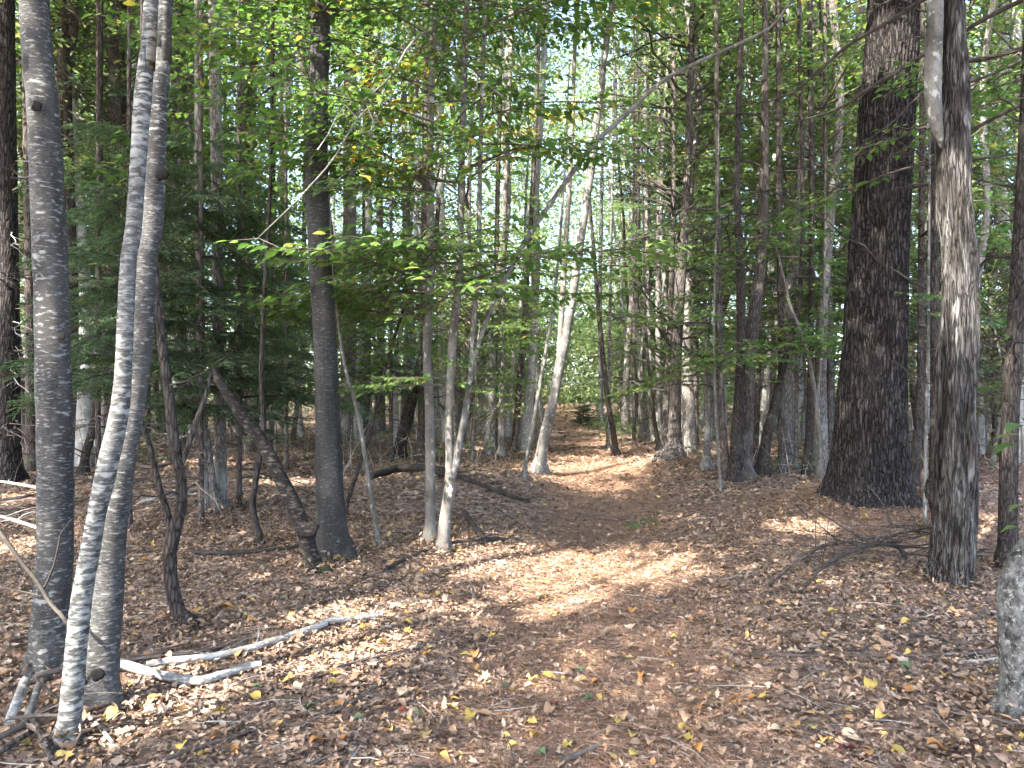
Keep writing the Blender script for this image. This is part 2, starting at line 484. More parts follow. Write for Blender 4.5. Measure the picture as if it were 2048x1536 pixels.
def ground_mat():
    n = NT('forest_floor')
    tc = n.n('TexCoord')
    v = tc.outputs['Object']
    a = n.noise(v, 1.1, 5, 0.6)
    b = n.noise(v, 26, 5, 0.75)
    vo = n.n('TexVoronoi')
    vo.inputs['Scale'].default_value = 17
    vo.inputs['Randomness'].default_value = 1
    wv = n.n('VectorMath', operation='MULTIPLY_ADD')
    nz = n.n('TexNoise'); nz.inputs['Scale'].default_value = 9
    n.l(nz.outputs['Color'], wv.inputs[0]); wv.inputs[1].default_value = (.15, .15, .15); n.l(v, wv.inputs[2])
    n.l(wv.outputs[0], vo.inputs['Vector'])
    sep = n.n('SeparateColor'); n.l(vo.outputs['Color'], sep.inputs[0])
    c = n.ramp(sep.outputs[0], [(0, (0.11, 0.074, 0.056)), (0.35, (0.19, 0.135, 0.103)), (0.7, (0.28, 0.21, 0.17)), (1, (0.37, 0.295, 0.25))])
    c = n.mix(0.8, c, n.ramp(b, [(0.3, W3(.35)), (0.7, W3(1.35))]), 'MULTIPLY')
    c = n.mix(0.6, c, n.ramp(a, [(0.35, (0.75, 0.66, 0.6)), (0.65, (1.15, 1.08, 1.0))]), 'MULTIPLY')
    at_ = n.n('Attribute', attribute_name='trail')
    nd = n.ramp(n.noise(v, 55, 4, 0.8), [(0.3, (0.095, 0.052, 0.033)), (0.52, (0.26, 0.155, 0.10)), (0.72, (0.41, 0.28, 0.195))])
    c = n.mix(n.math('MULTIPLY', at_.outputs['Fac'], n.ramp(n.noise(v, 2.4, 4, 0.6), [(0.25, W3(.35)), (0.5, W3(1))])), c, nd)
    n.bump(n.math('ADD', b, sep.outputs[0]), 0.8, 0.03)
    return n.done(c, 0.95, 0.1)
M['ground'] = ground_mat()
def plain(name, c1, c2, sc=20):
    n = NT(name)
    return n.done(n.ramp(n.noise(n.coords((sc, sc, sc)), 1, 5, .65), [(.3, c1), (.7, c2)]), 0.9, 0.15)
M['moss'] = plain('moss', (0.012, 0.014, 0.009), (0.03, 0.034, 0.02), 60)
M['lichen'] = plain('green_lichen', (0.05, 0.08, 0.065), (0.12, 0.165, 0.14), 60)
M['hollow'] = plain('knot_and_hollow_shade', (0.003, 0.0027, 0.0025), (0.010, 0.009, 0.008), 60)  # near-black for knots, and for shade painted into the snag hollows

# ------------------------------------------------------------------ ground
def build_ground():
    xs = np.concatenate([np.linspace(-400, -30, 20)[:-1], np.arange(-30, -9, 0.5), np.arange(-9, 10, 0.09), np.arange(10, 32, 0.5), np.linspace(32, 400, 20)])
    ys = np.concatenate([np.linspace(-120, -6, 12)[:-1], np.arange(-6, 2, 0.4), np.arange(2, 19, 0.09), np.arange(19, 60, 0.5), np.linspace(60, 600, 30)])
    X, Y = np.meshgrid(xs, ys)
    Z = height(X, Y)
    nx, ny = len(xs), len(ys)
    i, j = np.meshgrid(np.arange(ny - 1), np.arange(nx - 1), indexing='ij')
    q = np.stack([i * nx + j, i * nx + j + 1, (i + 1) * nx + j + 1, (i + 1) * nx + j], -1).reshape(-1, 4)
    mb = MB()
    mb.add(np.stack([X, Y, Z], -1), q)
    me = mb.mesh('ground', M['ground'])
    tr = np.exp(-((X - trail_x(Y)) / (.75 + .012 * Y)) ** 4) * (Y > 1)
    tr = np.maximum(tr, .9 * np.exp(-((X - 3.9) / 1.5) ** 2 - ((Y - 8.2) / 1.3) ** 2))
    me.attributes.new('trail', 'FLOAT', 'POINT').data.foreach_set('value', tr.ravel().astype(np.float32))
    tag(link('ground', me), 'brown forest floor with a worn trail through it', None, None, 'structure')
build_ground()

# ------------------------------------------------------------------ canopy gaps: where the sun gets through
GAPS = []     # (point, half width across, half depth) spots on the ground that the photo shows in sun
def gap(px, py, hw, hh):
    g = ground_at(px, py)
    g2 = ground_at(px, py - hh)
    g3 = ground_at(px, py + hh)
    GAPS.append((g, hw / F * g[1], max(0.12, (g2[1] - g3[1]) / 2)))
for a in ((1110, 1187, 75, 26), (1240, 1128, 170, 34), (985, 1108, 95, 34), (1260, 1046, 120, 16), (1200, 1020, 90, 12), (1190, 938, 110, 14), (1250, 925, 130, 9),
          (1120, 958, 70, 10), (1160, 895, 100, 9), (1150, 872, 80, 8), (1230, 884, 70, 8), (1140, 858, 60, 6), (1150, 915, 70, 8), (1200, 975, 90, 8), (1230, 1000, 80, 8), (55, 1090, 45, 20), (25, 1000, 60, 14), (640, 905, 90, 6), (420, 925, 60, 10), (900, 890, 60, 8), (960, 900, 50, 8), (350, 1412, 40, 8), (700, 1225, 80, 10),
          (1600, 1055, 40, 5), (1000, 1135, 60, 20), (560, 960, 50, 7), (380, 1395, 40, 8)):
    gap(*a)
SPOTS = [(at(240, 790, 3.4), .16), (at(235, 900, 3.35), .12), (at(290, 520, 3.7), .13), (at(160, 1180, 3.3), .10), (at(145, 1350, 3.3), .10), (at(640, 150, 6.9), .36), (at(1770, 85, 8.2), .22), (at(1910, 600, 5.8), .2),
         (at(1900, 420, 5.8), .2), (at(1100, 840, 13), .5), (at(1140, 620, 13), .6), (at(1190, 300, 13), .8), (at(925, 890, 7.1), .15), (at(330, 1365, 4), .16), (at(600, 1275, 4.4), .2)]

def lit(P):
    """True for canopy points that would shade one of those places"""
    P = np.asarray(P, float)
    out = np.zeros(len(P), bool)
    S = np.array(SUN)
    wob = (fbm(P * 1.7, 3) - 0.5) * 3.2 + 0.95
    for g, rx, ry in GAPS:
        t = (P[:, 2] - g[2]) / S[2]
        gx, gy = P[:, 0] - S[0] * t - g[0], P[:, 1] - S[1] * t - g[1]
        out |= ((gx / (rx + .22)) ** 2 + (gy / (ry + .25)) ** 2 < wob) & (t > 1.5)
    for c, r in SPOTS:
        d = P - c
        t = d @ S
        out |= (np.linalg.norm(d - t[:, None] * S, axis=1) < r + .1) & (t > 1.5)
    return out

def build_canopy():  # leaf clumps added along the sun's path to shade the ground, mostly unseen
    mb = MB()
    nc = 4000
    z = rng.uniform(7.5, 14.5, nc)
    k = z / SUN.z
    gx, gy = rng.uniform(-9, 10, nc), rng.uniform(0.5, 21, nc)
    C = np.stack([gx + SUN.x * k, gy + SUN.y * k, z], -1)
    C = C[rng.random(nc) < np.interp(gy, [0, 12, 21], [1, 1, .35])]
    nc = len(C)
    per = 48
    P = (C[:, None, :] + rng.normal(0, 1, (nc, per, 3)) * np.array([.5, .5, .16])).reshape(-1, 3)
    P = P[~lit(P)]
    n = len(P)
    R = euler_mats(rng.uniform(0, 6.28, n), rng.normal(0, .35, n), rng.normal(0, .45, n), rng.uniform(.13, .22, n))
    stamp(mb, DIA_V, DIA_Q, P, R)
    tag(link('shade_canopy', mb.mesh('shade_canopy', M['leaf_far'], smooth=False)), 'leafy canopy of the wood high overhead', 'canopy', None, 'stuff')
build_canopy()

# ------------------------------------------------------------------ tree pieces
def dead_limb(length, r0, droop, twigs, seed, rise=0.15):
    g = np.random.default_rng(seed)
    mb = MB()
    n = 9
    t = np.linspace(0, 1, n)
    y = np.cumsum(g.normal(0, .035, n)) * length
    z = (rise * t - droop * t ** 2) * length + np.cumsum(g.normal(0, .018, n)) * length
    A = np.stack([t * length, y - y[0], z - z[0], r0 * (1 - .85 * t)], -1)
    tube(mb, spline(A, .12), 5)
    for k in range(twigs):
        u = g.uniform(.25, .98)
        i = min(n - 2, int(u * (n - 1)))
        p = A[i] + (A[i + 1] - A[i]) * (u * (n - 1) - i)
        s = g.choice([-1, 1])
        L = length * g.uniform(.12, .38) * (1.15 - u)
        d = np.array([g.uniform(.5, 1), s * g.uniform(.4, 1), g.uniform(-.35, .2)])
        d /= np.linalg.norm(d)
        q = np.array([0, 0, -.12 * L])
        r = p[3] * .5
        tube(mb, spline([[*p[:3], r], [*(p[:3] + d * L * .5 + g.normal(0, .03, 3) * L), r * .7], [*(p[:3] + d * L + q), r * .3]], .12), 3)
        for w in range(2):
            b = p[:3] + d * L * g.uniform(.3, .8)
            e = b + (d + g.normal(0, .5, 3)) * L * .35
            tube(mb, np.array([[*b, r * .5], [*e, r * .25]]), 3, cap=False)
    return mb

DEAD = [dead_limb(1.0, .011, [.1, .25, .4, .05, .3, .2][k], 7 + k, 100 + k, [.1, .3, .35, .5, .0, .45][k]).mesh('dead_branch', M['twig_dark']) for k in range(6)]
DEAD_G = [dead_limb(1.0, .010, .2, 9, 140 + k, .1 * k).mesh('dead_branch', M['twig']) for k in range(4)]

DEAD_SUNLIT = [dead_limb(1.0, .009, .25, 10, 160 + k, .1 * k).mesh('dead_branch', M['twig_pale']) for k in range(3)]  # paler twig colour stands in for sunlight on these limbs

def bough(seed, big=1.0):
    """a flat hemlock bough, 1 m long along +x"""
    g = np.random.default_rng(seed)
    mb = MB()
    n = 8
    t = np.linspace(0, 1, n)
    A = np.stack([t, np.cumsum(g.normal(0, .02, n)), .1 * t - .32 * t ** 2, .009 * (1 - .85 * t)], -1)
    tube(mb, A, 4, 0)
    pos, yaw, pit, rol, sx = [], [], [], [], []
    for k in range(40):
        u = .10 + .88 * k / 40 + g.uniform(-.01, .01)
        s = 1 if k % 2 else -1
        L = (.40 * (1 - u) ** .8 + .07) * g.uniform(.6, 1.15)
        p = np.array([np.interp(u, t, A[:, c]) for c in range(3)])
        ang = s * g.uniform(.75, 1.15)
        d = np.array([math.cos(ang), math.sin(ang), -.25 + g.normal(0, .1)])
        tube(mb, np.array([[*p, .0022], [*(p + d * L), .001]]), 3, 0, cap=False)
        m = max(2, int(L / .033))
        for w in range(m):
            f = (w + .7) / m
            for s2 in (-1, 1):
                if g.random() < .12:
                    continue
                pos.append(p + d * L * f)
                yaw.append(ang + s2 * g.uniform(.4, .95))
                pit.append(.25 + g.normal(0, .25))
                rol.append(g.normal(0, .5))
                sx.append(g.uniform(.05, .10) * (1.15 - .5 * f))
    pos = np.array(pos)
    sx = np.array(sx)
    R = euler_mats(np.array(yaw), np.array(pit), np.array(rol), sx, sx * .42 * big, sx)
    stamp(mb, DIA_V, DIA_Q, pos, R, 1)
    return mb.mesh('bough', [M['twig_dark'], M['needle']], smooth=False)
BOUGH = [bough(200 + k) for k in range(5)]

def spray(seed, L=1.0, leaf=.075, mat='leaf', simple=False, wood='twig', dens=1.0, split=False):
    """a flat leafy broadleaf branch along +x"""
    g = np.random.default_rng(seed)
    mb = MB()
    n = 8
    t = np.linspace(0, 1, n)
    y = np.cumsum(g.normal(0, .04, n)) * L
    A = np.stack([t * L, y, (.16 * t - .2 * t ** 2) * L + np.cumsum(g.normal(0, .012, n)) * L, (.007 * (1 - .85 * t)) * max(1, L)], -1)
    tube(mb, A, 4, 0)
    pos, yaw = [], []
    nt = int(11 * dens * max(1, L ** .5))
    for k in range(nt):
        u = .22 + .78 * (k + .5) / nt
        s = 1 if k % 2 else -1
        p = np.array([np.interp(u, t, A[:, c]) for c in range(3)])
        l = (.42 * (1.05 - u) + .14) * L * g.uniform(.6, 1.1)
        ang = s * g.uniform(.55, 1.0)
        d = np.array([math.cos(ang), math.sin(ang), g.normal(-.03, .1)])
        e = p + d * l
        tube(mb, np.array([[*p, .0024], [*(p + d * l * .5 + g.normal(0, .02, 3)), .0018], [*e, .001]]), 3, 0, cap=False)
        m = max(2, int(l / (leaf * .55)))
        for w in range(m):
            f = (w + 1) / m
            s2 = 1 if w % 2 else -1
            pos.append(p + d * l * f)
            yaw.append(ang + (s2 * g.uniform(.5, 1.0) if w < m - 1 else g.normal(0, .2)))
    pos, yaw = np.array(pos), np.array(yaw)
    k = len(pos)
    sz = leaf * g.uniform(.65, 1.2, k)
    pt, rl_ = g.normal(.22, .22, k), g.normal(0, .35, k)
    if split:
        return mb.mesh('leafy_branch', M[wood]), pos, yaw, sz, pt, rl_
    R = euler_mats(yaw, pt, rl_, sz)
    if simple:
        stamp(mb, DIA_V * np.array([1, 1.15, 1]), DIA_Q, pos, R, 1)
    else:
        stamp(mb, LEAF_V, LEAF_T, pos, R, 1)
    return mb.mesh('leafy_branch', [M[wood], M[mat]], smooth=False)
SPRAY = [spray(300 + k, 1.0, .060, dens=1.25) for k in range(6)]
SPRAY_M = [spray(320 + k, 1.3, .085, 'leaf', True) for k in range(5)]
SPRAY_L = [spray(340 + k, 1.6, .10, 'leaf_far', True, dens=1.1) for k in range(4)]
SPRAY_Y = [spray(360 + k, 1.2, .085, 'leaf_yellow', True) for k in range(2)]

def crown(seed, h0, h1, rad, mat, leaf, nsp, leafn):
    """a loose broadleaf crown made of flat leaf sprays round an axis"""
    g = np.random.default_rng(seed)
    mb = MB()
    for k in range(nsp):
        z = g.uniform(0, 1) ** .8
        a = g.uniform(0, 6.28)
        env = rad * (.35 + .65 * math.sin(math.pi * min(1, z * .85 + .12))) * g.uniform(.6, 1.15)
        zz = h0 + (h1 - h0) * z
        L = env
        tip = np.array([math.cos(a) * L, math.sin(a) * L, zz + L * g.uniform(0, .35)])
        tube(mb, np.array([[0, 0, zz - .25 * L, .022], [*(tip * .5 + np.array([0, 0, zz * .5])), .012], [*tip, .004]]), 3, 0, cap=False)
        n = leafn
        u = g.uniform(.25, 1.08, n)
        P = np.stack([u * math.cos(a) * L, u * math.sin(a) * L, zz + L * .15 * u], -1) + g.normal(0, 1, (n, 3)) * np.array([.26, .26, .09]) * L * .55
        R = euler_mats(g.uniform(0, 6.28, n), g.normal(.15, .35, n), g.normal(0, .4, n), g.uniform(.7, 1.25, n) * leaf)
        stamp(mb, DIA_V * np.array([1, 1.25, 1]), DIA_Q, P, R, 1)
    return mb.mesh('crown', [M['twig'], M[mat]], smooth=False)

def conifer_crown(seed, h0, h1, rad, nb=60):
    g = np.random.default_rng(seed)
    mb = MB()
    for k in range(nb):
        z = (k + g.random()) / nb
        a = g.uniform(0, 6.28)
        L = rad * (1.05 - .8 * z) * g.uniform(.6, 1.1)
        zz = h0 + (h1 - h0) * z
        d = np.array([math.cos(a), math.sin(a), 0])
        tube(mb, np.array([[0, 0, zz, .014], [*(d * L + np.array([0, 0, zz - .12 * L])), .004]]), 3, 0, cap=False)
        n = 85
        u = g.uniform(.15, 1.05, n)
        side = g.uniform(-1, 1, n) * (.34 * (1.15 - u)) * L
        perp = np.array([-d[1], d[0], 0])
        P = d * (u * L)[:, None] + perp * side[:, None] + np.stack([0 * u, 0 * u, zz - .12 * L * u + g.normal(0, .03, n)], -1)
        sx = g.uniform(.10, .2, n)
        R = euler_mats(a + np.sign(side) * g.uniform(.3, 1.0, n), g.normal(.2, .25, n), g.normal(0, .4, n), sx, sx * .5, sx)
        stamp(mb, DIA_V, DIA_Q, P, R, 1)
    return mb.mesh('crown', [M['twig_dark'], M['needle']], smooth=False)

# ------------------------------------------------------------------ trees placed one by one
TREES = {}      # key -> (empty, base point, control rows of the main stem)
def stem_rows(path, d, ext=0.0, taper=.6):
    R = [[*at(px, py, d + dd[0] if dd else d), w * .93 / 2 / F * (d + dd[0] if dd else d)] for px, py, w, *dd in path]
    R = np.array(R)
    if ext:
        v = R[-1, :3] - R[-2, :3]
        v /= np.linalg.norm(v)
        v = v * .6 + np.array([0, 0, .4])
        v /= np.linalg.norm(v)
        R = np.vstack([R, [*(R[-1, :3] + v * ext * .5), R[-1, 3] * (1 + taper) / 2], [*(R[-1, :3] + v * ext), R[-1, 3] * taper]])
    return R

def tree(key, name, bark, label, path, ext=4.0, segs=14, flare=1.35, rough=.05, category='tree', group=None, step=.09, d=None, disp=None, part='trunk'):
    b = ground_at(path[0][0], path[0][1])
    d = d or b[1]
    R = stem_rows(path, d, ext)
    z0 = hgt(R[0, 0], R[0, 1])
    root = np.array([R[0, 0], R[0, 1], z0])
    R[0, 2] = z0 + .02
    foot = R[0].copy(); foot[2] -= .12; foot[3] *= flare * 1.15
    R0 = R[0].copy(); R0[3] *= flare; R0[2] += .0
    up = R[0] + (R[1] - R[0]) * min(.5, .16 / max(.05, np.linalg.norm(R[1, :3] - R[0, :3])))
    rows = np.vstack([foot, R0, up, R[1:]])
    e = thing(name, root, label, category, group)
    mb = MB()
    if disp is None:
        ph, nl = (path[0][0] * .7) % 6.28, 3 + int(path[0][0]) % 3
        def disp(P, a, r):
            low = np.clip(1 - (P[:, 2] - z0) / max(.12, 2.6 * R[0, 3]), 0, 1) ** 2
            return low[:, None] * (np.cos(a * nl + ph)[None, :] * .5 + .25) * r * .55
    tube(mb, spline(rows, step), segs, rough=rough, freq=7, disp=disp)
    link(part, mb.mesh(part, M[bark], root), e)
    TREES[key] = (e, root, R, d)
    return e

def stem(key, path, bark, name='stem', ext=0.0, segs=10, d=None, rough=.05):
    e, root, R, d0 = TREES[key]
    rows = stem_rows(path, d or d0, ext)
    mb = MB()
    tube(mb, spline(rows, .09), segs, rough=rough)
    return link(name, mb.mesh(name, M[bark], root), e)

def on_stem(key, z):
    R = TREES[key][2]
    o = np.argsort(R[:, 2])
    return np.array([np.interp(z, R[o, 2], R[o, c]) for c in (0, 1)] + [z])

def add_part(key, mesh, p, yaw, pitch, scale, name=None, roll=0.0):
    e, root, R, d = TREES[key]
    return link(name or mesh.name.split('.')[0], mesh, e, tuple(np.asarray(p) - root), (roll, pitch, yaw), (scale,) * 3)

def knot(key, px, py, d, size, mat='hollow', name='knot', sy=1.0, kind='ball'):
    """a lump on the camera's side of a stem"""
    e, root, R, _ = TREES[key]
    mb = MB()
    u, v = np.meshgrid(np.linspace(0, math.pi, 9), np.linspace(0, 2 * math.pi, 14, endpoint=False), indexing='ij')
    V = np.stack([np.sin(u) * np.cos(v), .22 * np.sin(u) * np.sin(v), sy * np.cos(u)], -1)
    V = V * (1 + 1.1 * (fbm(V.reshape(-1, 3) * 3.5 + px, 3).reshape(u.shape) - .5))[..., None] * size
    i, j = np.meshgrid(np.arange(8), np.arange(14), indexing='ij')
    q = np.stack([i * 14 + j, i * 14 + (j + 1) % 14, (i + 1) * 14 + (j + 1) % 14, (i + 1) * 14 + j], -1).reshape(-1, 4)
    mb.add(V.reshape(-1, 3) + at(px, py, d), q)
    link(name, mb.mesh(name, M[mat], root), e)

# --- the birches at the left edge
tree('t1', 'birch_tree', 'birch_grey', 'thick grey birch trunk with pale dashes, leftmost large trunk', [(104, 1352, 84), (98, 1250, 74), (110, 1100, 70), (108, 800, 69), (100, 500, 66), (85, 200, 62), (68, -10, 57)], 7, 24, 1.15, .07)
knot('t1', 74, 213, 3.98, .028); knot('t1', 123, 672, 3.97, .02)
tree('t2', 'birch_tree', 'birch_white', 'slim pale birch leaning over the brush pile, foremost trunk at left', [(134, 1492, 50), (143, 1400, 45), (163, 1200, 41), (181, 1100, 39), (194, 1024, 38), (220, 912, 42), (241, 812, 38), (248, 712, 34), (252, 612, 35), (258, 512, 32), (266, 467, 33), (276, 333, 32), (285, 200, 34), (295, 100, 30), (303, -10, 28)], 7, 20, 1.25, .09)
knot('t2', 291, 157, 3.25, .03); knot('t2', 172, 1069, 3.25, .014); knot('t2', 158, 1275, 3.24, .02, sy=.5); knot('t2', 197, 1000, 3.25, .016)
tree('t3', 'birch_tree', 'birch_grey', 'grey birch trunk standing close behind the slim pale leaning birch', [(204, 1418, 74), (206, 1300, 68), (215, 1200, 62), (228, 1060, 54), (252, 912, 42), (270, 812, 40), (283, 712, 41), (289, 612, 43), (293, 512, 41), (304, 467, 41), (312, 333, 39), (318, 200, 34), (328, 100, 29), (331, -10, 28)], 7, 22, 1.2, .07)
knot('t3', 324, 348, 3.62, .03); knot('t3', 195, 1350, 3.55, .03)
# --- the dark straight birch and the fallen leaner at its foot
tree('t4', 'birch_tree', 'birch_dark', 'dark straight birch trunk with flared foot beside the leaning rusty stem', [(672, 1112, 72), (663, 1040, 63), (657, 912, 55), (654, 779, 51), (648, 645, 48), (640, 512, 48), (634, 370, 48), (636, 200, 44), (640, 100, 42), (640, -10, 43)], 8, 24, 1.3, .06)
tree('t5', 'leaning_birch', 'rust', 'rusty peeling birch stem leaning steeply against the dark birch foot', [(630, 1142, 28), (612, 1075, 37), (589, 1012, 33), (552, 939, 30), (522, 879, 28), (493, 845, 25), (460, 795, 22), (436, 758, 17)], .1, 16, 1.2, .10)
knot('t5', 615, 1060, 6.2, .09, 'rust', 'burl', .8)
knot('t5', 652, 1140, 6.2, .06, 'moss', 'moss_patch', .6)
# --- the dark curved sapling
tree('t6', 'curved_sapling', 'dark', 'dark forked sapling with a strongly curved foot behind the pale birches', [(384, 1255, 34), (357, 1224, 30), (341, 1157, 27), (340, 1107, 27), (345, 1074, 30), (364, 1010, 23), (362, 960, 23), (353, 912, 23), (343, 845, 22), (337, 779, 20), (327, 712, 19), (320, 645, 17), (312, 560, 16), (300, 420, 14), (292, 250, 12)], 2.5, 14, 1.2, .07)
stem('t6', [(345, 1080, 16), (334, 1024, 15), (320, 979, 13), (300, 895, 12), (285, 850, 10), (262, 780, 7)], 'dark')
stem('t6', [(366, 925, 10), (392, 845, 12), (412, 790, 9), (424, 740, 6)], 'dark', 'branch')
tree('t6b', 'thin_sapling', 'dark', 'short dark thin sapling left of the leaning rusty stem', [(520, 1090, 15), (505, 1010, 14), (516, 930, 13), (527, 860, 11), (522, 760, 10), (528, 600, 9), (540, 380, 8), (545, 100, 7)], 3, 9)
# --- the grey cluster behind the hemlock boughs
tree('t17', 'grey_maple', 'grey', 'grey upright trunk behind the hemlock boughs, tallest of its clump', [(440, 1022, 30), (441, 900, 25), (438, 779, 24), (436, 600, 24), (434, 350, 24), (431, 200, 24), (428, -10, 23)], 6, 14)
tree('t17b', 'grey_maple', 'grey', 'slightly leaning grey trunk rising from the hemlock clump, rightmost of three', [(432, 1030, 20), (420, 930, 17), (408, 840, 15), (402, 760, 13), (398, 640, 12)], 2, 10)
tree('t17c', 'grey_maple', 'grey', 'thick mottled grey trunk left in the clump behind the curved sapling', [(412, 1032, 24), (408, 930, 21), (406, 830, 19), (402, 650, 17), (398, 400, 15)], 5, 12)
# --- stems in the middle
tree('t7', 'beech_tree', 'beech', 'smooth grey beech stem left of the forked pale beech', [(861, 1086, 26), (860, 1012, 22), (860, 845, 21), (854, 679, 19), (860, 512, 18), (861, 267, 14), (866, 100, 13), (872, -10, 13)], 4, 12, 1.2)
tree('t8', 'beech_tree', 'beech', 'forked pale beech with a crooked left stem at the trail edge', [(886, 1108, 30), (890, 1040, 26), (900, 979, 25), (899, 925, 18), (898, 845, 16), (902, 745, 18), (908, 645, 18), (916, 589, 16), (920, 512, 14), (923, 333, 14), (928, 167, 13), (934, -10, 12)], 4, 12, 1.15)
stem('t8', [(897, 985, 16), (910, 930, 16), (924, 862, 15), (935, 795, 13), (942, 745, 13), (945, 679, 12), (949, 612, 11), (957, 512, 11), (960, 333, 10), (965, 167, 9), (970, -10, 8)], 'maple', 'stem', 3)
stem('t8', [(940, 750, 9), (960, 680, 10), (985, 609, 9, .1), (1020, 540, 10, .2), (1054, 477, 10, .3), (1134, 360, 10, .5), (1184, 293, 10, .6), (1257, 223, 10, .8), (1324, 163, 9, .9), (1391, 127, 8, 1), (1457, 97, 7, 1), (1540, 55, 6, 1)], 'beech', 'leaning_stem', .6, 8)
stem('t8', [(965, 160, 5), (945, 137, 5, -.2), (892, 103, 5, -.6), (859, 63, 5, -.9), (842, 67, 4.5, -1.0), (812, 100, 4.5, -1.1), (789, 143, 4.5, -1.2), (772, 163, 4.5, -1.3), (729, 203, 4.5, -1.4), (715, 237, 4.5, -1.5), (699, 263, 4, -1.6), (672, 310, 3.5, -1.7), (652, 337, 4, -1.8), (622, 370, 4, -1.9), (595, 400, 3, -2), (512, 480, 2, -2.1)], 'beech', 'drooping_branch', 0, 7)
stem('t8', [(1024, 207, 3, .2), (989, 180, 4, .1), (965, 160, 5)], 'twig_pale', 'branch', 0, 6)
stem('t8', [(715, 237, 4, -1.5), (690, 210, 3, -1.6), (672, 235, 3, -1.6), (655, 270, 2, -1.7), (635, 300, 2, -1.8)], 'twig_pale', 'twig', 0, 5)
stem('t8', [(715, 237, 3, -1.5), (735, 215, 3, -1.5), (746, 240, 2, -1.5), (742, 260, 2, -1.5)], 'twig_pale', 'twig', 0, 5)
tree('t7b', 'hemlock_tree', 'hemlock', 'brown grey hemlock trunk standing directly behind the smooth beech stem', [(842, 920, 26), (844, 850, 19), (846, 700, 17), (848, 512, 17), (851, 300, 16), (852, -10, 15)], 6, 12)
tree('ta', 'thin_sapling', 'beech', 'thin pale sapling bending left beside the dark straight birch', [(757, 1090, 10), (745, 1012, 9), (728, 900, 9), (712, 812, 8), (689, 729, 7), (676, 640, 6), (668, 560, 5)], 1.2, 7)
tree('tb', 'thin_sapling', 'dark', 'thin dark sapling slanting right beside the dark straight birch', [(688, 1040, 12), (692, 1012, 10), (725, 912, 9), (740, 870, 9), (749, 829, 8), (765, 760, 8), (800, 640, 7), (830, 560, 6)], 1.5, 7)
tree('tc', 'leaning_tree', 'dark', 'dark leaning trunk slanting right behind the dark birch', [(795, 914, 30), (806, 870, 26), (818, 822, 25), (830, 775, 22), (846, 700, 18), (858, 620, 14)], 2.5, 12)
tree('td', 'pine_tree', 'grey', 'pale grey thick trunk partly hidden behind the dark straight birch', [(698, 880, 44), (697, 820, 36), (697, 700, 33), (699, 512, 30), (700, 300, 27), (700, -10, 25)], 8, 16)
tree('te', 'hemlock_tree', 'hemlock', 'brown trunk next to the pale thick trunk behind the dark birch', [(731, 872, 28), (731, 760, 23), (732, 600, 21), (734, 400, 20), (736, -10, 18)], 8, 12)
tree('tf', 'maple_tree', 'maple', 'pale lit trunk reaching up behind the beech leaves, leftmost of two', [(846, 866, 20), (848, 700, 18), (852, 400, 18), (852, -10, 16)], 8, 12, d=24)
tree('tg', 'maple_tree', 'maple', 'pale lit trunk reaching up behind the beech leaves, rightmost of two', [(880, 872, 22), (880, 700, 19), (880, 400, 18), (880, -10, 16)], 8, 12, d=22)
tree('th', 'maple_tree', 'grey', 'slim grey trunk with brown foot left of the trail bend', [(1003, 914, 18), (1004, 800, 14), (1006, 620, 12), (1010, 400, 11), (1020, 150, 9), (1028, -10, 8)], 5, 10)
tree('th2', 'maple_tree', 'hemlock', 'slim brown trunk just left of the slim grey trail bend trunk', [(988, 905, 14), (990, 760, 12), (993, 500, 11), (1000, 200, 9)], 5, 9)
tree('ti', 'maple_tree', 'hemlock', 'slim brown trunk leaning slightly right beside the trail bend', [(1028, 900, 16), (1031, 862, 13), (1042, 720, 12), (1051, 612, 11), (1064, 400, 10), (1075, 150, 9)], 4, 9)
# --- the pale leaning maple at the left edge of the trail
tree('t10', 'leaning_maple', 'maple', 'pale lichened trunk leaning right over the trail from its left edge', [(1078, 946, 32), (1084, 900, 24), (1091, 862, 23), (1104, 812, 22), (1117, 745, 22), (1127, 695, 22), (1137, 639, 20), (1147, 579, 18), (1157, 512, 17), (1166, 450, 16), (1181, 350, 16), (1191, 267, 15), (1201, 183, 14), (1211, 100, 13), (1225, -10, 12)], 4, 14, 1.3)
stem('t10', [(1116, 745, 11), (1122, 645, 12), (1130, 512, 11), (1141, 333, 10), (1147, 167, 9), (1154, -10, 8)], 'beech', 'stem', 3)
tree('tl', 'thin_sapling', 'beech', 'thin grey sapling with a kinked foot left of the leaning pale trunk', [(1047, 962, 12), (1053, 915, 9), (1061, 879, 9), (1081, 762, 8), (1094, 689, 7), (1104, 629, 7), (1118, 500, 6), (1130, 330, 5)], 1.5, 8)
tree('tm', 'thin_sapling', 'dark', 'dark slender sapling leaning left on the right side of the trail', [(1232, 912, 17), (1226, 860, 12), (1217, 812, 12), (1209, 745, 11), (1201, 662, 10), (1192, 562, 9), (1186, 480, 8), (1180, 410, 7)], 1.5, 9)
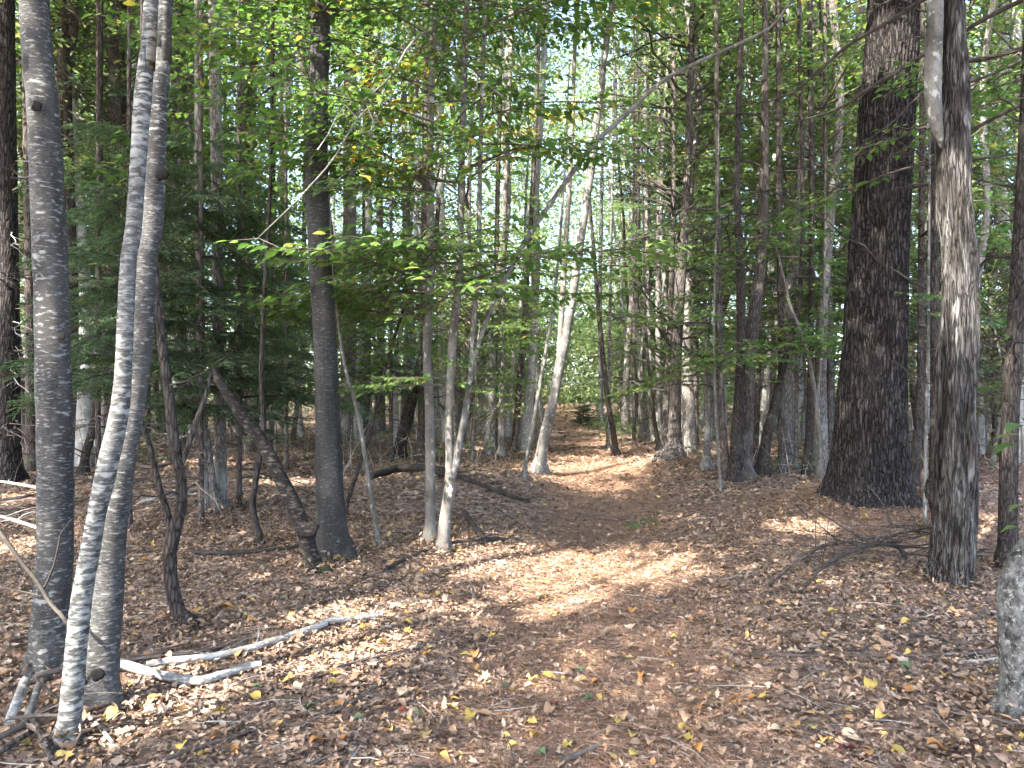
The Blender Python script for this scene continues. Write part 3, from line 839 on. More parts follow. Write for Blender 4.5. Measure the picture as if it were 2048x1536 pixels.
# --- pines on the mound right of the trail
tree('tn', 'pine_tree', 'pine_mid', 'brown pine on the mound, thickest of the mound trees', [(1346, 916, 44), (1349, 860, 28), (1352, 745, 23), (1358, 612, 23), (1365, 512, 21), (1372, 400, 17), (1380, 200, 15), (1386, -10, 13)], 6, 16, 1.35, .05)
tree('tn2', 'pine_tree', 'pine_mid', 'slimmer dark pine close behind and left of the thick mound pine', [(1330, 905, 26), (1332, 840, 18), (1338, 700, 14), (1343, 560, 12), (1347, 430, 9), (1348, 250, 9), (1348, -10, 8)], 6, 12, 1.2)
tree('to', 'broken_snag', 'grey', 'short grey broken topped stub standing among the dark trunks', [(1413, 938, 22), (1414, 880, 17), (1415, 800, 15), (1415, 732, 13)], 0, 12)
tree('tp', 'hemlock_tree', 'hemlock', 'straight brown hemlock with thin limbs, left of the leaning dark trunks', [(1452, 960, 26), (1449, 900, 18), (1443, 812, 15), (1440, 680, 13), (1437, 512, 12), (1434, 300, 10), (1432, -10, 9)], 5, 12)
tree('tq', 'thin_sapling', 'beech', 'very thin sapling pole in front of the dark trunk cluster', [(1442, 982, 7), (1434, 879, 6), (1429, 745, 6), (1428, 600, 5), (1434, 420, 4)], 1.5, 6)
tree('tr', 'black_cherry', 'dark', 'dark trunk leaning right, middle one of the trunk cluster by the mound', [(1468, 962, 28), (1472, 880, 24), (1478, 780, 20), (1482, 660, 19), (1480, 512, 18), (1474, 400, 15), (1476, 250, 12), (1484, -10, 11)], 5, 14)
tree('tr2', 'black_cherry', 'hemlock', 'stout dark forked trunk, right one of the cluster by the mound', [(1488, 955, 34), (1492, 860, 30), (1498, 720, 30), (1510, 620, 26), (1522, 512, 22), (1528, 380, 19), (1530, 200, 15), (1530, -10, 12)], 5, 14)
tree('tr3', 'black_cherry', 'dark', 'dark trunk slanting strongly right towards the big pine', [(1522, 950, 30), (1536, 860, 22), (1551, 805, 18), (1570, 720, 15), (1590, 650, 13), (1602, 560, 11), (1606, 400, 9), (1600, 150, 8)], 4, 12)
tree('ts', 'thin_sapling', 'beech', 'pale crooked sapling left of the big pine foot', [(1641, 958, 12), (1640, 880, 11), (1632, 800, 10), (1618, 720, 9), (1600, 660, 8), (1580, 610, 7)], 1.0, 8)
stem('ts', [(1634, 810, 6), (1642, 720, 6), (1648, 600, 5), (1650, 450, 4)], 'beech', 'stem', 1)
# --- the big pine: bark furrows are real relief
def pine_relief(P, a, r):
    n, k = r.shape
    x = np.cos(a)[None, :] * r
    y = np.sin(a)[None, :] * r
    z = np.repeat(P[:, 2][:, None], k, 1)
    q = np.stack([x, y, z], -1).reshape(-1, 3)
    wob = fbm(q * np.array([5, 5, 2.2]), 3) - .5
    ang = np.repeat(a[None, :], n, 0).ravel() / (2 * math.pi) * 40
    ph = ang + wob * 4.5
    ridge = np.abs((ph % 1.0) - .5) * 2
    brk = fbm(q * np.array([14, 14, 7]) + 9, 3)
    d = -np.clip(1 - ridge * 1.7, 0, 1) * .026 - np.clip(brk - .54, 0, 1) * .11
    low = np.clip(1 - (z.ravel() - P[0, 2]) / .7, 0, 1) ** 2
    root = np.cos(a * 5 + 1.3)[None, :].repeat(n, 0).ravel()
    d = d + low * root * .05
    return d.reshape(n, k)
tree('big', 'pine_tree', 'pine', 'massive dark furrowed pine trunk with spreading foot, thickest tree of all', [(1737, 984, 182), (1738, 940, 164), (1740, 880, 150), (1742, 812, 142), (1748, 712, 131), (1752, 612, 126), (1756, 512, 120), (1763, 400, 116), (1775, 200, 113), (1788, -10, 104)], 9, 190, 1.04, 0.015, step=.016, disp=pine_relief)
# --- the rotten snag with its live birch side stem
def snag_relief(P, a, r):
    n, k = r.shape
    z = np.repeat(P[:, 2][:, None], k, 1)
    q = np.stack([np.cos(a)[None] * r * 9, np.sin(a)[None] * r * 9, z * 1.6], -1).reshape(-1, 3)
    m = fbm(q, 4) - .5
    q2 = q * np.array([4, 4, .9])
    e1 = np.clip(fbm(q * np.array([1.1, 1.1, .5]) + 31, 3) - .53, 0, 1) * -2.4      # long rotted-out hollows
    return ((m * .8 + (fbm(q2, 3) - .5) * .42 + e1).reshape(n, k)) * r * .8
tree('snag', 'dead_snag', 'snag', 'rotten barkless snag with hollow scars between big pine and right edge', [(1896, 1168, 84), (1906, 1120, 88), (1912, 1024, 82), (1911, 880, 78), (1913, 680, 75), (1912, 512, 74), (1908, 400, 70), (1905, 300, 66), (1906, 255, 62), (1910, 170, 48), (1908, 80, 42), (1906, -10, 38)], .5, 96, 1.1, .04, step=.022, disp=snag_relief)
stem('snag', [(1892, 312, 4, .1), (1882, 285, 14, .05), (1872, 250, 27), (1866, 200, 34), (1866, 130, 34), (1869, 60, 33), (1871, -10, 32)], 'maple', 'live_stem', 5, 18, d=5.75)
knot('snag', 1924, 708, 5.82, .035, 'hollow', 'hollow', 3.2); knot('snag', 1904, 185, 5.82, .05, 'hollow', 'hollow', 1.6)  # each hollow is a raised lump, its inner shade put in as colour
knot('snag', 1868, 985, 5.9, .075, 'snag', 'burl', 1.6); knot('snag', 1878, 345, 5.9, .05, 'snag', 'burl', 1.2)
knot('snag', 1911, 1107, 5.77, .035, 'hollow', 'hollow', 1.9)  # dark lump coloured like a shaded cavity
# --- right edge
tree('t15', 'spruce_tree', 'dark', 'dark limbed trunk at the right edge behind the rotten snag', [(2016, 1136, 44), (2016, 1024, 37), (2020, 845, 34), (2030, 679, 33), (2040, 512, 32), (2052, 300, 31), (2060, 100, 29), (2064, -10, 28)], 6, 18, 1.3, .06)
tree('t16', 'lichened_maple', 'lichened', 'bent lichen spotted trunk leaving the frame at the right edge', [(2032, 1434, 74), (2034, 1350, 64), (2032, 1250, 70), (2032, 1180, 72), (2046, 1120, 58), (2076, 1070, 46), (2100, 1010, 42), (2120, 900, 40), (2130, 700, 38)], 5, 22, 1.15, .06)
# --- more background trunks that can be told apart
BG = [  # key, name, bark, label, path, depth or None
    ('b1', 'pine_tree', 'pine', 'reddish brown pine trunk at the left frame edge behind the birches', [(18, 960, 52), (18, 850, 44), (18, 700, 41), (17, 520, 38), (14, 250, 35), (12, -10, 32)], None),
    ('b2', 'pine_tree', 'hemlock', 'slim brown trunk between the left edge pine and the grey birch', [(62, 940, 26), (62, 800, 22), (60, 600, 20), (56, 300, 18), (52, -10, 16)], None),
    ('b3', 'leaning_tree', 'dark', 'dark trunk leaning right between the grey birch and pale birch', [(166, 950, 20), (172, 905, 18), (187, 850, 16), (192, 760, 15), (196, 600, 13), (200, 300, 11)], None),
    ('b4', 'hemlock_tree', 'dark', 'dark hemlock trunk between the two groups of left birches', [(152, 930, 22), (150, 780, 20), (146, 560, 19), (138, 300, 18), (130, -10, 16)], None),
    ('b5', 'hemlock_tree', 'dark', 'dark crooked trunk with side limbs seen left of the pale birches top', [(238, 905, 18), (240, 700, 17), (256, 400, 16), (250, 220, 15), (242, 100, 14), (240, -10, 13)], None),
    ('b6', 'maple_tree', 'grey', 'grey trunk seen through hemlock boughs right of the pale birches', [(362, 895, 20), (360, 700, 17), (358, 400, 15), (352, -10, 13)], None),
    ('b7', 'maple_tree', 'grey', 'pale distant trunk seen left of the dark straight birch', [(586, 880, 11), (606, 690, 10), (608, 500, 10), (612, 200, 9)], None),
    ('b8', 'hemlock_tree', 'dark', 'slim dark trunk in the hemlock thicket left of the dark birch', [(548, 890, 14), (548, 700, 12), (546, 400, 11), (546, -10, 9)], None),
    ('b9', 'maple_tree', 'grey', 'grey trunk above the leaning dark trunk behind beech leaves', [(762, 868, 20), (762, 700, 17), (760, 500, 15), (756, 200, 14), (754, -10, 12)], None),
    ('b10', 'maple_tree', 'maple', 'mottled pale trunk standing left of the smooth beech stem', [(820, 868, 18), (818, 700, 16), (812, 500, 14), (808, 200, 12), (806, -10, 11)], None),
    ('b11', 'birch_tree', 'birch_white', 'white birch trunk lit by sun at the far trail end', [(1203, 852, 13), (1202, 800, 10), (1200, 650, 9), (1202, 450, 8), (1208, 150, 7)], None),
    ('b12', 'birch_tree', 'birch_white', 'thin white birch just behind the slender dark trailside sapling', [(1216, 898, 10), (1217, 800, 8), (1219, 700, 7), (1222, 500, 6), (1228, 200, 5)], None),
    ('b13', 'maple_tree', 'maple', 'pale sunlit trunk left of the mound pines, rightmost of the pair', [(1318, 888, 15), (1317, 800, 12), (1316, 600, 11), (1318, 300, 9)], None),
    ('b14', 'maple_tree', 'maple', 'pale sunlit trunk left of the mound pines, leftmost of the pair', [(1306, 884, 12), (1300, 740, 10), (1296, 600, 9), (1292, 300, 8)], None),
    ('b15', 'thin_sapling', 'dark', 'thin dark sapling leaning left in front of the mound pines', [(1318, 902, 11), (1306, 820, 8), (1299, 745, 7), (1293, 680, 6), (1290, 600, 5)], None),
    ('b16', 'maple_tree', 'grey', 'slim grey trunk just beyond the trail right of the white birch', [(1280, 880, 9), (1280, 760, 8), (1278, 560, 7), (1276, 300, 6)], None),
    ('b17', 'maple_tree', 'hemlock', 'straight brown trunk behind the slanting trunk near the big pine', [(1564, 945, 18), (1563, 800, 15), (1561, 600, 14), (1558, 300, 13), (1556, -10, 12)], None),
    ('b18', 'maple_tree', 'grey', 'thin grey upright pole left of the big pine foot', [(1592, 940, 9), (1593, 800, 8), (1596, 500, 7), (1600, 200, 6)], None),
    ('b19', 'maple_tree', 'dark', 'brown leaning trunk beside the crooked pale sapling', [(1612, 950, 18), (1618, 860, 15), (1622, 700, 13), (1624, 400, 12), (1620, 100, 11)], None),
    ('b20', 'maple_tree', 'hemlock', 'thin twin pole standing close left of the big pine', [(1660, 948, 12), (1658, 760, 11), (1652, 500, 10), (1650, 200, 9), (1650, -10, 8)], None),
    ('b21', 'maple_tree', 'dark', 'brown trunk with a white lit flank just right of big pine', [(1828, 975, 24), (1832, 900, 19), (1840, 800, 16), (1842, 600, 14), (1844, 300, 12)], None),
    ('b22', 'thin_sapling', 'maple', 'thin lichened pole between the big pine and the rotten snag', [(1849, 1052, 9), (1851, 950, 8), (1852, 850, 7), (1856, 700, 6), (1858, 500, 5)], None),
    ('b23', 'hemlock_tree', 'dark', 'dark straight trunk hugging the left side of the rotten snag', [(1868, 1010, 22), (1869, 860, 19), (1870, 700, 18), (1868, 500, 17), (1866, 300, 15)], None),
    ('b24', 'maple_tree', 'grey', 'slim grey trunk between the rotten snag and dark edge trunk', [(1968, 890, 12), (1974, 760, 11), (1986, 560, 10), (1996, 360, 9), (2008, 100, 8)], None),
    ('b25', 'maple_tree', 'grey', 'pale upright distant trunk seen above the pine limbs', [(1544, 900, 16), (1546, 700, 14), (1550, 400, 13), (1556, 150, 13), (1558, -10, 12)], 22),
]
for key, name, bark, label, path, d in BG:
    tree(key, name, bark, label, path, 5, 10, 1.2, .05, d=d)

# ------------------------------------------------------------------ living boughs, leafy sprays and dead limbs on those trees
R_ = random.Random(11)
def whorl(key, meshes, n, z0, z1, s0, s1, yaw=None, pitch=(-.15, .25), name=None, zpow=1.0):
    for k in range(n):
        z = z0 + (z1 - z0) * R_.random() ** zpow
        p = on_stem(key, z)
        y = R_.uniform(*yaw) if yaw else R_.uniform(0, 6.283)
        add_part(key, R_.choice(meshes), p, y, R_.uniform(*pitch), R_.uniform(s0, s1), name)

# the nearest beech branches: every leaf its own piece
ONE_LEAF = []
for k in range(3):
    mb = MB()
    mb.add(LEAF_V * np.array([1, 1.15, 1 + .5 * k]), LEAF_T)
    ONE_LEAF.append(mb.mesh('leaf', M['leaf'], smooth=False))
def leafy_limb(key, z, yaw, pitch, s, seed):
    wood, pos, yw, sz, pt, rl_ = spray(seed, 1.0, .066, split=True, dens=.6)
    b = add_part(key, wood, on_stem(key, z), yaw, pitch, s, 'leafy_branch')
    for k in range(len(pos)):
        link('leaf', ONE_LEAF[k % 3], b, tuple(pos[k]), (rl_[k], pt[k], yw[k]), (sz[k],) * 3)
for k, (key, z, yaw, s) in enumerate((('t7', 3.1, 4.4, 1.9), ('t8', 3.3, 4.9, 2.0), ('t7', 2.6, 3.7, 1.7), ('t8', 2.5, 5.4, 1.7), ('t7', 3.6, 4.1, 1.9))):
    leafy_limb(key, z, yaw, -.08, s, 380 + k)
# beech leaves over the middle of the picture
whorl('t7', SPRAY, 44, 2.2, 5.4, 1.0, 2.1, (2.2, 5.6), (-.2, .2))
whorl('t8', SPRAY, 46, 2.1, 5.6, 1.0, 2.1, None, (-.2, .2))
whorl('t8', SPRAY, 5, 1.5, 2.0, .6, .9, (-1.2, 1.0), (-.1, .15))
for yw, s in ((3.3, 1.15), (2.9, .9), (4.2, .9), (5.6, .8)):
    add_part('t8', R_.choice(SPRAY), on_stem('t8', 1.62 + R_.uniform(-.05, .05)), yw, .02, s)
whorl('t8', SPRAY_Y, 3, 3.5, 5.5, .8, 1.2)
whorl('t7', SPRAY_Y, 3, 3.5, 5.5, .8, 1.2)
whorl('th', SPRAY_Y, 3, 4, 8.5, .8, 1.2)
whorl('t4', SPRAY, 24, 3.2, 6.0, 1.0, 1.6, (2.0, 6.5), (-.1, .25))
whorl('t17', SPRAY_M, 10, 3.2, 6.5, .9, 1.5)
whorl('t10', SPRAY_M, 6, 3.0, 8.0, .7, 1.1)
whorl('tl', SPRAY_M, 6, 2.0, 4.2, .6, .9)
whorl('tm', SPRAY_M, 4, 2.5, 4.5, .6, 1.0)
whorl('t10', SPRAY_Y, 4, 6.0, 9.0, .8, 1.2)
for k in ('tr', 'tr2', 'tr3', 'tp'):
    whorl(k, SPRAY_M, 11, 1.7, 4.2, .9, 1.6, None, (-.15, .15))
whorl('ts', SPRAY_M, 10, 1.3, 3.0, .6, 1.0)
for k in ('b17', 'b19', 'b20', 'b21', 'b22', 'b24'):
    whorl(k, SPRAY_M, 9, 1.6, 7.0, .8, 1.5)
for k in ('th', 'ti', 'th2', 'b10', 'b9', 'tf', 'tg'):
    whorl(k, SPRAY_M, 9, 2.5, 9.0, .9, 1.6)
whorl('t15', SPRAY_M, 5, 2.6, 4.5, .8, 1.2, (.5, 2.6))
# dead conifer limbs
whorl('tn', DEAD, 34, 1.2, 8.0, 1.3, 2.8, None, (-.35, .1), 'dead_branch')
whorl('tn2', DEAD, 34, 1.4, 8.5, 1.3, 3.0, (1.8, 4.6), (-.55, .0), 'dead_branch')
whorl('tp', DEAD, 22, 1.3, 7.0, 1.0, 2.0, None, (-.3, .2), 'dead_branch')
whorl('tr2', DEAD, 10, 2.5, 7.0, 1.0, 2.0, None, (-.4, .1), 'dead_branch')
whorl('b23', DEAD, 20, 1.3, 6.0, 1.0, 1.8, None, (-.3, .2), 'dead_branch')
whorl('b1', DEAD_SUNLIT + DEAD_G, 26, .8, 5.0, .8, 1.6, (-1.3, 1.3), (-.1, .4), 'dead_branch')
whorl('b2', DEAD_SUNLIT + DEAD_G, 22, .8, 4.0, .6, 1.4, None, (-.1, .4), 'dead_branch')
whorl('b4', DEAD, 14, 1.0, 5.0, .8, 1.6, None, (-.1, .35), 'dead_branch')
whorl('b5', DEAD, 12, 1.5, 6.0, .9, 1.7, None, (-.4, .3), 'dead_branch')
whorl('t7b', DEAD, 14, 1.2, 6.0, .8, 1.8, None, (-.2, .3), 'dead_branch')
whorl('te', DEAD_SUNLIT + DEAD_G, 20, 1.0, 6.0, .9, 2.0, None, (-.1, .35), 'dead_branch')
whorl('td', DEAD_G, 10, 1.2, 6.0, .9, 2.0, None, (-.1, .35), 'dead_branch')
whorl('b8', DEAD, 12, .8, 5.0, .7, 1.4, None, (-.1, .35), 'dead_branch')
whorl('t6', DEAD, 9, .8, 2.2, .35, .8, None, (-.2, .3), 'dead_branch')
whorl('t15', DEAD, 12, 1.2, 4.3, .7, 1.3, (2.0, 4.4), (-.45, .1), 'dead_branch')
# long bare limbs of the edge spruce crossing in front of the big pine
def limb(key, path, d, mat='twig_dark', seed=0):
    e, root, R, d0 = TREES[key]
    g = np.random.default_rng(seed)
    rows = np.array([[*at(px, py, dd), 0.85 * w / 2 / F * dd] for (px, py, w), dd in zip(path, np.linspace(d[0], d[1], len(path)))])
    S = spline(rows, .08)
    mb = MB()
    tube(mb, S, 7)
    for k in range(int(len(S) * .55)):
        i = g.integers(int(len(S) * .25), len(S) - 1)
        t = S[i + 1, :3] - S[i, :3]
        t /= np.linalg.norm(t) + 1e-9
        v = t * g.uniform(.5, 1) + g.normal(0, .35, 3) + np.array([0, 0, -.2])
        v /= np.linalg.norm(v)
        L = g.uniform(.12, .5)
        a = S[i, :3]
        r = max(.0016, S[i, 3] * .4)
        tube(mb, spline([[*a, r], [*(a + v * L * .5 + g.normal(0, .02, 3)), r * .7], [*(a + v * L + np.array([0, 0, -.1 * L])), r * .3]], .1), 3, cap=False)
    link('dead_branch', mb.mesh('dead_branch', M[mat], root), e)
limb('t15', [(2064, -60, 12), (1990, -40, 12), (1900, -25, 12), (1836, 5, 11), (1780, 42, 10), (1722, 74, 9), (1695, 91, 9), (1620, 157, 7), (1585, 185, 5), (1530, 205, 3)], (6.6, 7.6), seed=1)
limb('t15', [(2052, 95, 11), (1990, 112, 11), (1935, 122, 11), (1845, 110, 10), (1815, 130, 10), (1722, 187, 8), (1680, 216, 6), (1612, 238, 4), (1530, 258, 3)], (6.6, 7.4), seed=2)
limb('t15', [(2050, 205, 9), (1990, 235, 9), (1930, 262, 9), (1848, 255, 8), (1790, 280, 7), (1726, 297, 5), (1690, 330, 2)], (6.6, 7.2), seed=3)
limb('t15', [(2048, 120, 7), (1940, 165, 7), (1846, 188, 6), (1790, 240, 4), (1736, 280, 3), (1700, 310, 2)], (6.6, 7.0), seed=4)
limb('t15', [(2046, 0, 12), (2000, 22, 11), (1940, 55, 10), (1900, 90, 8)], (6.6, 6.9), seed=5)
limb('t15', [(2036, 520, 10), (2000, 512, 10), (1970, 522, 8), (1935, 560, 5)], (6.6, 7.0), seed=6)
limb('t15', [(2030, 690, 6), (1990, 672, 6), (1940, 682, 5), (1890, 700, 3), (1820, 690, 2)], (6.6, 7.0), seed=7)
limb('tn', [(1362, 200, 8), (1420, 165, 7), (1460, 100, 6), (1500, 60, 4)], (14, 14.5), seed=8)

def hemlock(key, name, label, px, py, w, z0, z1, n, s0, s1, group, dead=16, lean=0):
    tree(key, name, 'hemlock', label, [(px, py, w), (px + lean * .2, py - 150, w * .85), (px + lean * .6, 400, w * .7), (px + lean, 0, w * .5)], 3, 9, group=group)
    n = int(n * (.72 if px > 1000 else .74))
    if px < 900:
        z1 = min(z1, 4.3)
    for k in range(n):
        t = (k + R_.random()) / n
        z = z0 + (z1 - z0) * t
        s = (s0 + (s1 - s0) * t) * R_.uniform(.75, 1.2)
        add_part(key, R_.choice(BOUGH), on_stem(key, z), k * 2.4 + R_.uniform(-.4, .4), R_.uniform(-.1, .2), s, 'bough')
    for k in range(dead):
        add_part(key, R_.choice(DEAD + DEAD_G), on_stem(key, R_.uniform(.4, z0 + .3)), R_.uniform(0, 6.28), R_.uniform(-.1, .3), R_.uniform(.6, 1.2), 'dead_branch')
HG = 'young hemlocks under the birches'
hemlock('h11', 'young_hemlock', 'nearest dark hemlock spreading behind the pale birch pair', 258, 1060, 14, 1.45, 5.0, 42, 1.35, .8, HG)
hemlock('h12', 'young_hemlock', 'dark hemlock drooping over the leaning rusty stem top', 402, 1052, 13, 1.35, 5.0, 42, 1.3, .8, HG)
hemlock('h1', 'young_hemlock', 'bushy dark hemlock filling the gap right of the pale birches', 478, 1010, 14, 1.35, 6.0, 46, 1.35, .7, HG)
hemlock('h2', 'young_hemlock', 'dark hemlock with layered boughs between the left birches', 196, 985, 13, 1.5, 6.0, 40, 1.3, .7, HG)
hemlock('h4', 'young_hemlock', 'slender hemlock directly left of the dark straight birch', 572, 940, 11, 1.5, 7.5, 46, 1.4, .7, HG)
hemlock('h5', 'young_hemlock', 'small hemlock crowded behind the leaning dark trunk', 782, 925, 10, 1.4, 6.5, 36, 1.4, .7, HG)
def bush(px, py, label):
    g0 = ground_at(px, py)
    e = thing('evergreen_bush', g0, label, 'bush')
    mb = MB()
    tube(mb, np.array([[0, 0, -.1, .03], [.03, 0, .4, .02], [0, .02, .9, .008]]), 6)
    link('stem', mb.mesh('stem', M['dark']), e)
    for k in range(46):
        t = k / 46
        link('bough', R_.choice(BOUGH), e, (0, 0, .05 + .75 * t), (0, R_.uniform(-.7, -.1), k * 2.4), (R_.uniform(.5, .75) * (1 - .45 * t),) * 3)
bush(1166, 852, 'dark round evergreen bush at the far trail end')
hemlock('h7', 'young_hemlock', 'dark hemlock reaching up behind the mound pines', 1392, 885, 12, 4.2, 12.0, 54, 2.4, 1.3, 'hemlocks right of the trail')
hemlock('h8', 'young_hemlock', 'low hemlock sweeping over the mound right of the trail', 1268, 888, 8, 1.0, 3.6, 16, 1.1, .6, 'hemlocks right of the trail')
hemlock('h9', 'young_hemlock', 'dark hemlock showing between the big pine and the snag', 1850, 940, 11, 1.8, 7.5, 40, 1.5, .8, 'hemlocks right of the trail')
hemlock('h10', 'young_hemlock', 'tall hemlock seen left of the big pine top', 1620, 905, 14, 3.2, 11.0, 56, 2.2, 1.0, 'hemlocks right of the trail')

# ------------------------------------------------------------------ the wood behind
CROWNS = [crown(400 + k, 3.0 + .6 * (k % 3), 13.5, 2.3, ['leaf_far', 'leaf', 'leaf_far', 'leaf_far', 'leaf_far'][k % 5], .115, 44, 95) for k in range(5)]
UNDER = [crown(420 + k, .9, 4.6, 1.5, ['leaf', 'leaf_far', 'leaf_far'][k % 3], .095, 36, 85) for k in range(3)]
CONIF = [conifer_crown(440 + k, 2.5, 13, 2.1) for k in range(3)]
def pole(seed, H, r, bend, bark):
    g = np.random.default_rng(seed)
    n = 7
    t = np.linspace(0, 1, n)
    mb = MB()
    A = np.stack([np.cumsum(g.normal(0, .1, n)) * bend, np.cumsum(g.normal(0, .1, n)) * bend, t * H - .1, r * (1 - .6 * t)], -1)
    A[:, :2] -= A[0, :2]
    A[0, 3] *= 1.35
    tube(mb, spline(A, .5), 8, rough=.06)
    return mb.mesh('trunk', M[bark])
M['pale'] = smooth_bark('far_sunlit_bark', (0.16, 0.155, 0.145), (0.32, 0.315, 0.295), (0.44, 0.45, 0.42), 0.7, 0.55)  # bark lightened so far trunks look sunlit and airy
POLES = {b: [pole(500 + k + 10 * i, 15, r, 1.6, b) for k, r in enumerate((.07, .11, .17))] for i, b in enumerate(('grey', 'hemlock', 'maple', 'dark', 'pine', 'pale'))}
LOOK = {'grey': 'grey', 'hemlock': 'brown', 'maple': 'pale mottled', 'dark': 'dark', 'pine': 'reddish brown', 'pale': 'pale'}
SIZE = ('thin', 'slim', 'stout')
def zone(px):
    for lim, s in ((60, 'at the left edge'), (170, 'behind the leftmost grey birch'), (330, 'behind the pale birch pair'), (480, 'in the hemlock clump'), (600, 'between hemlocks and dark birch'), (760, 'behind the dark straight birch'),
                   (900, 'behind the smooth beech stem'), (1010, 'behind the forked beech'), (1110, 'left of the trail bend'), (1220, 'at the far trail end'), (1330, 'left of the mound pines'), (1440, 'behind the mound pines'),
                   (1540, 'behind the dark trunk cluster'), (1680, 'left of the massive pine'), (1860, 'behind the massive pine'), (1960, 'behind the rotten snag')):
        if px < lim:
            return s
    return 'behind the dark edge trunk'
def far_tree(px, d, bark, size, kind, rs):
    x, y = (px - 1024) / F * d, d
    z = hgt(x, y)
    dist = 'nearby' if d < 17 else 'distant' if d < 30 else 'very distant'
    label = f"{dist} {SIZE[size]} {LOOK[bark]} {'evergreen' if kind == 'conifer' else 'leafy'} tree {zone(px)}" 
    e = thing('background_tree', (x, y, z), label, 'tree', 'trees of the wood ' + zone(px))
    e.rotation_euler[2] = rs.uniform(0, 6.28)
    s = rs.uniform(.85, 1.25)
    link('trunk', rs.choice([POLES[bark][size]]), e, (0, 0, 0), (rs.uniform(-.05, .05), rs.uniform(-.05, .05), rs.uniform(0, 6.28)), (1, 1, s))
    c = CONIF if kind == 'conifer' else CROWNS
    link('crown', rs.choice(c), e, (0, 0, rs.uniform(-.5, 1.0) + (6.5 if kind == 'pole' else 0)), (0, 0, rs.uniform(0, 6.28)), (rs.uniform(.8, 1.2),) * 3)
    for k in range(3):
        link('dead_branch', rs.choice(DEAD), e, (0, 0, rs.uniform(1.2, 5)), (0, rs.uniform(-.4, .3), rs.uniform(0, 6.28)), (rs.uniform(1, 2),) * 3)
rs = random.Random(23)
for k in range(135):
    for _ in range(20):
        d = rs.uniform(13, 48) if k % 3 else rs.uniform(12, 26)
        px = rs.uniform(-160, 2210)
        x = (px - 1024) / F * d
        sh = [(x + .62 * q, d + .70 * q) for q in (5, 8, 11)]       # where its crown throws its shade
        if k % 5 and any(8 < b < 40 and abs(a - float(trail_x(b))) < 2.0 for a, b in sh):
            continue
        if abs(x - float(trail_x(d))) > 1.5 + .02 * d and not (1040 < px < 1340 and d < 24):
            break
    kind = 'conifer' if (px < 640 and rs.random() < .15) or (1250 < px < 1460 and rs.random() < .3) or rs.random() < .06 else 'leaf'
    bark = rs.choice(['hemlock', 'grey', 'hemlock']) if kind == 'conifer' else rs.choice(['grey', 'pale', 'maple', 'hemlock', 'grey', 'pale'])
    far_tree(px, d, bark, rs.choice([0, 0, 1, 1, 2]), kind, rs)
for k, (px, d) in enumerate(((664, 17), (690, 24), (716, 19), (752, 27), (790, 18), (806, 25), (836, 21), (868, 28), (896, 20), (940, 19), (962, 26), (980, 17), (1016, 22), (1034, 28), (1048, 18), (1068, 25), (1086, 31), (1250, 24), (1268, 30), (1292, 21),
                             (1334, 28), (1372, 19), (1398, 25), (1420, 21), (1466, 26), (1502, 18), (1536, 24), (1552, 30), (1580, 19), (1604, 26), (1634, 21), (1664, 28), (1850, 24), (1884, 19), (1962, 17), (1984, 25), (300, 20), (345, 27), (388, 18), (470, 24), (520, 19), (560, 26), (604, 21), (210, 24), (130, 21), (80, 26))):
    far_tree(px, d, ('pale', 'grey', 'pale', 'maple')[k % 4], (0, 0, 1)[k % 3], 'pole', rs)
for k, (px, d) in enumerate(((1125, 62), (1160, 66), (1240, 52), (1265, 46), (1300, 55), (1200, 64), (1060, 52))):
    far_tree(px, d, ('grey', 'maple', 'hemlock')[k % 3], k % 2, 'leaf', rs)
for px, d, s in ((1052, 33, 1.3), (1072, 41, 1.6), (1245, 38, 1.4), (1278, 42, 1.6), (1015, 38, 1.5), (1040, 47, 1.8), (1300, 34, 1.3), (960, 36, 1.4), (1262, 52, 2.0), (1180, 62, 2.4), (1120, 60, 2.4), (1220, 57, 2.2)):
    x = (px - 1024) / F * d
    e = thing('understory_tree', (x, d, hgt(x, d) - .3), f'leafy tree closing the view {zone(px)}' + (', further back' if d > 40 else ''), 'tree', 'trees closing the trail view')
    e.scale = (s, s, s)
    link('trunk', POLES['grey'][0], e, (0, 0, 0), (0, 0, rs.uniform(0, 6)), (.5, .5, .32))
    link('crown', rs.choice(UNDER), e, (0, 0, -.6), (0, 0, rs.uniform(0, 6.28)))
for k in range(60):
    for _ in range(20):
        d = rs.uniform(14, 40)
        px = rs.uniform(500, 2150) if k % 4 else rs.uniform(-100, 600)
        x = (px - 1024) / F * d
        if abs(x - float(trail_x(d))) > 1.7 + .03 * d:
            break
    dist = 'near' if d < 20 else 'distant' if d < 30 else 'far off'
    e = thing('understory_tree', (x, d, hgt(x, d)), f'{dist} low leafy understory tree {zone(px)}', 'tree', 'understory trees ' + zone(px))
    s = rs.uniform(.7, 1.25)
    e.scale = (s, s, s)
    mesh = POLES['grey'][0]
    link('trunk', mesh, e, (0, 0, 0), (0, 0, rs.uniform(0, 6)), (.5, .5, .32))
    link('crown', rs.choice(UNDER), e, (0, 0, 0), (0, 0, rs.uniform(0, 6.28)))

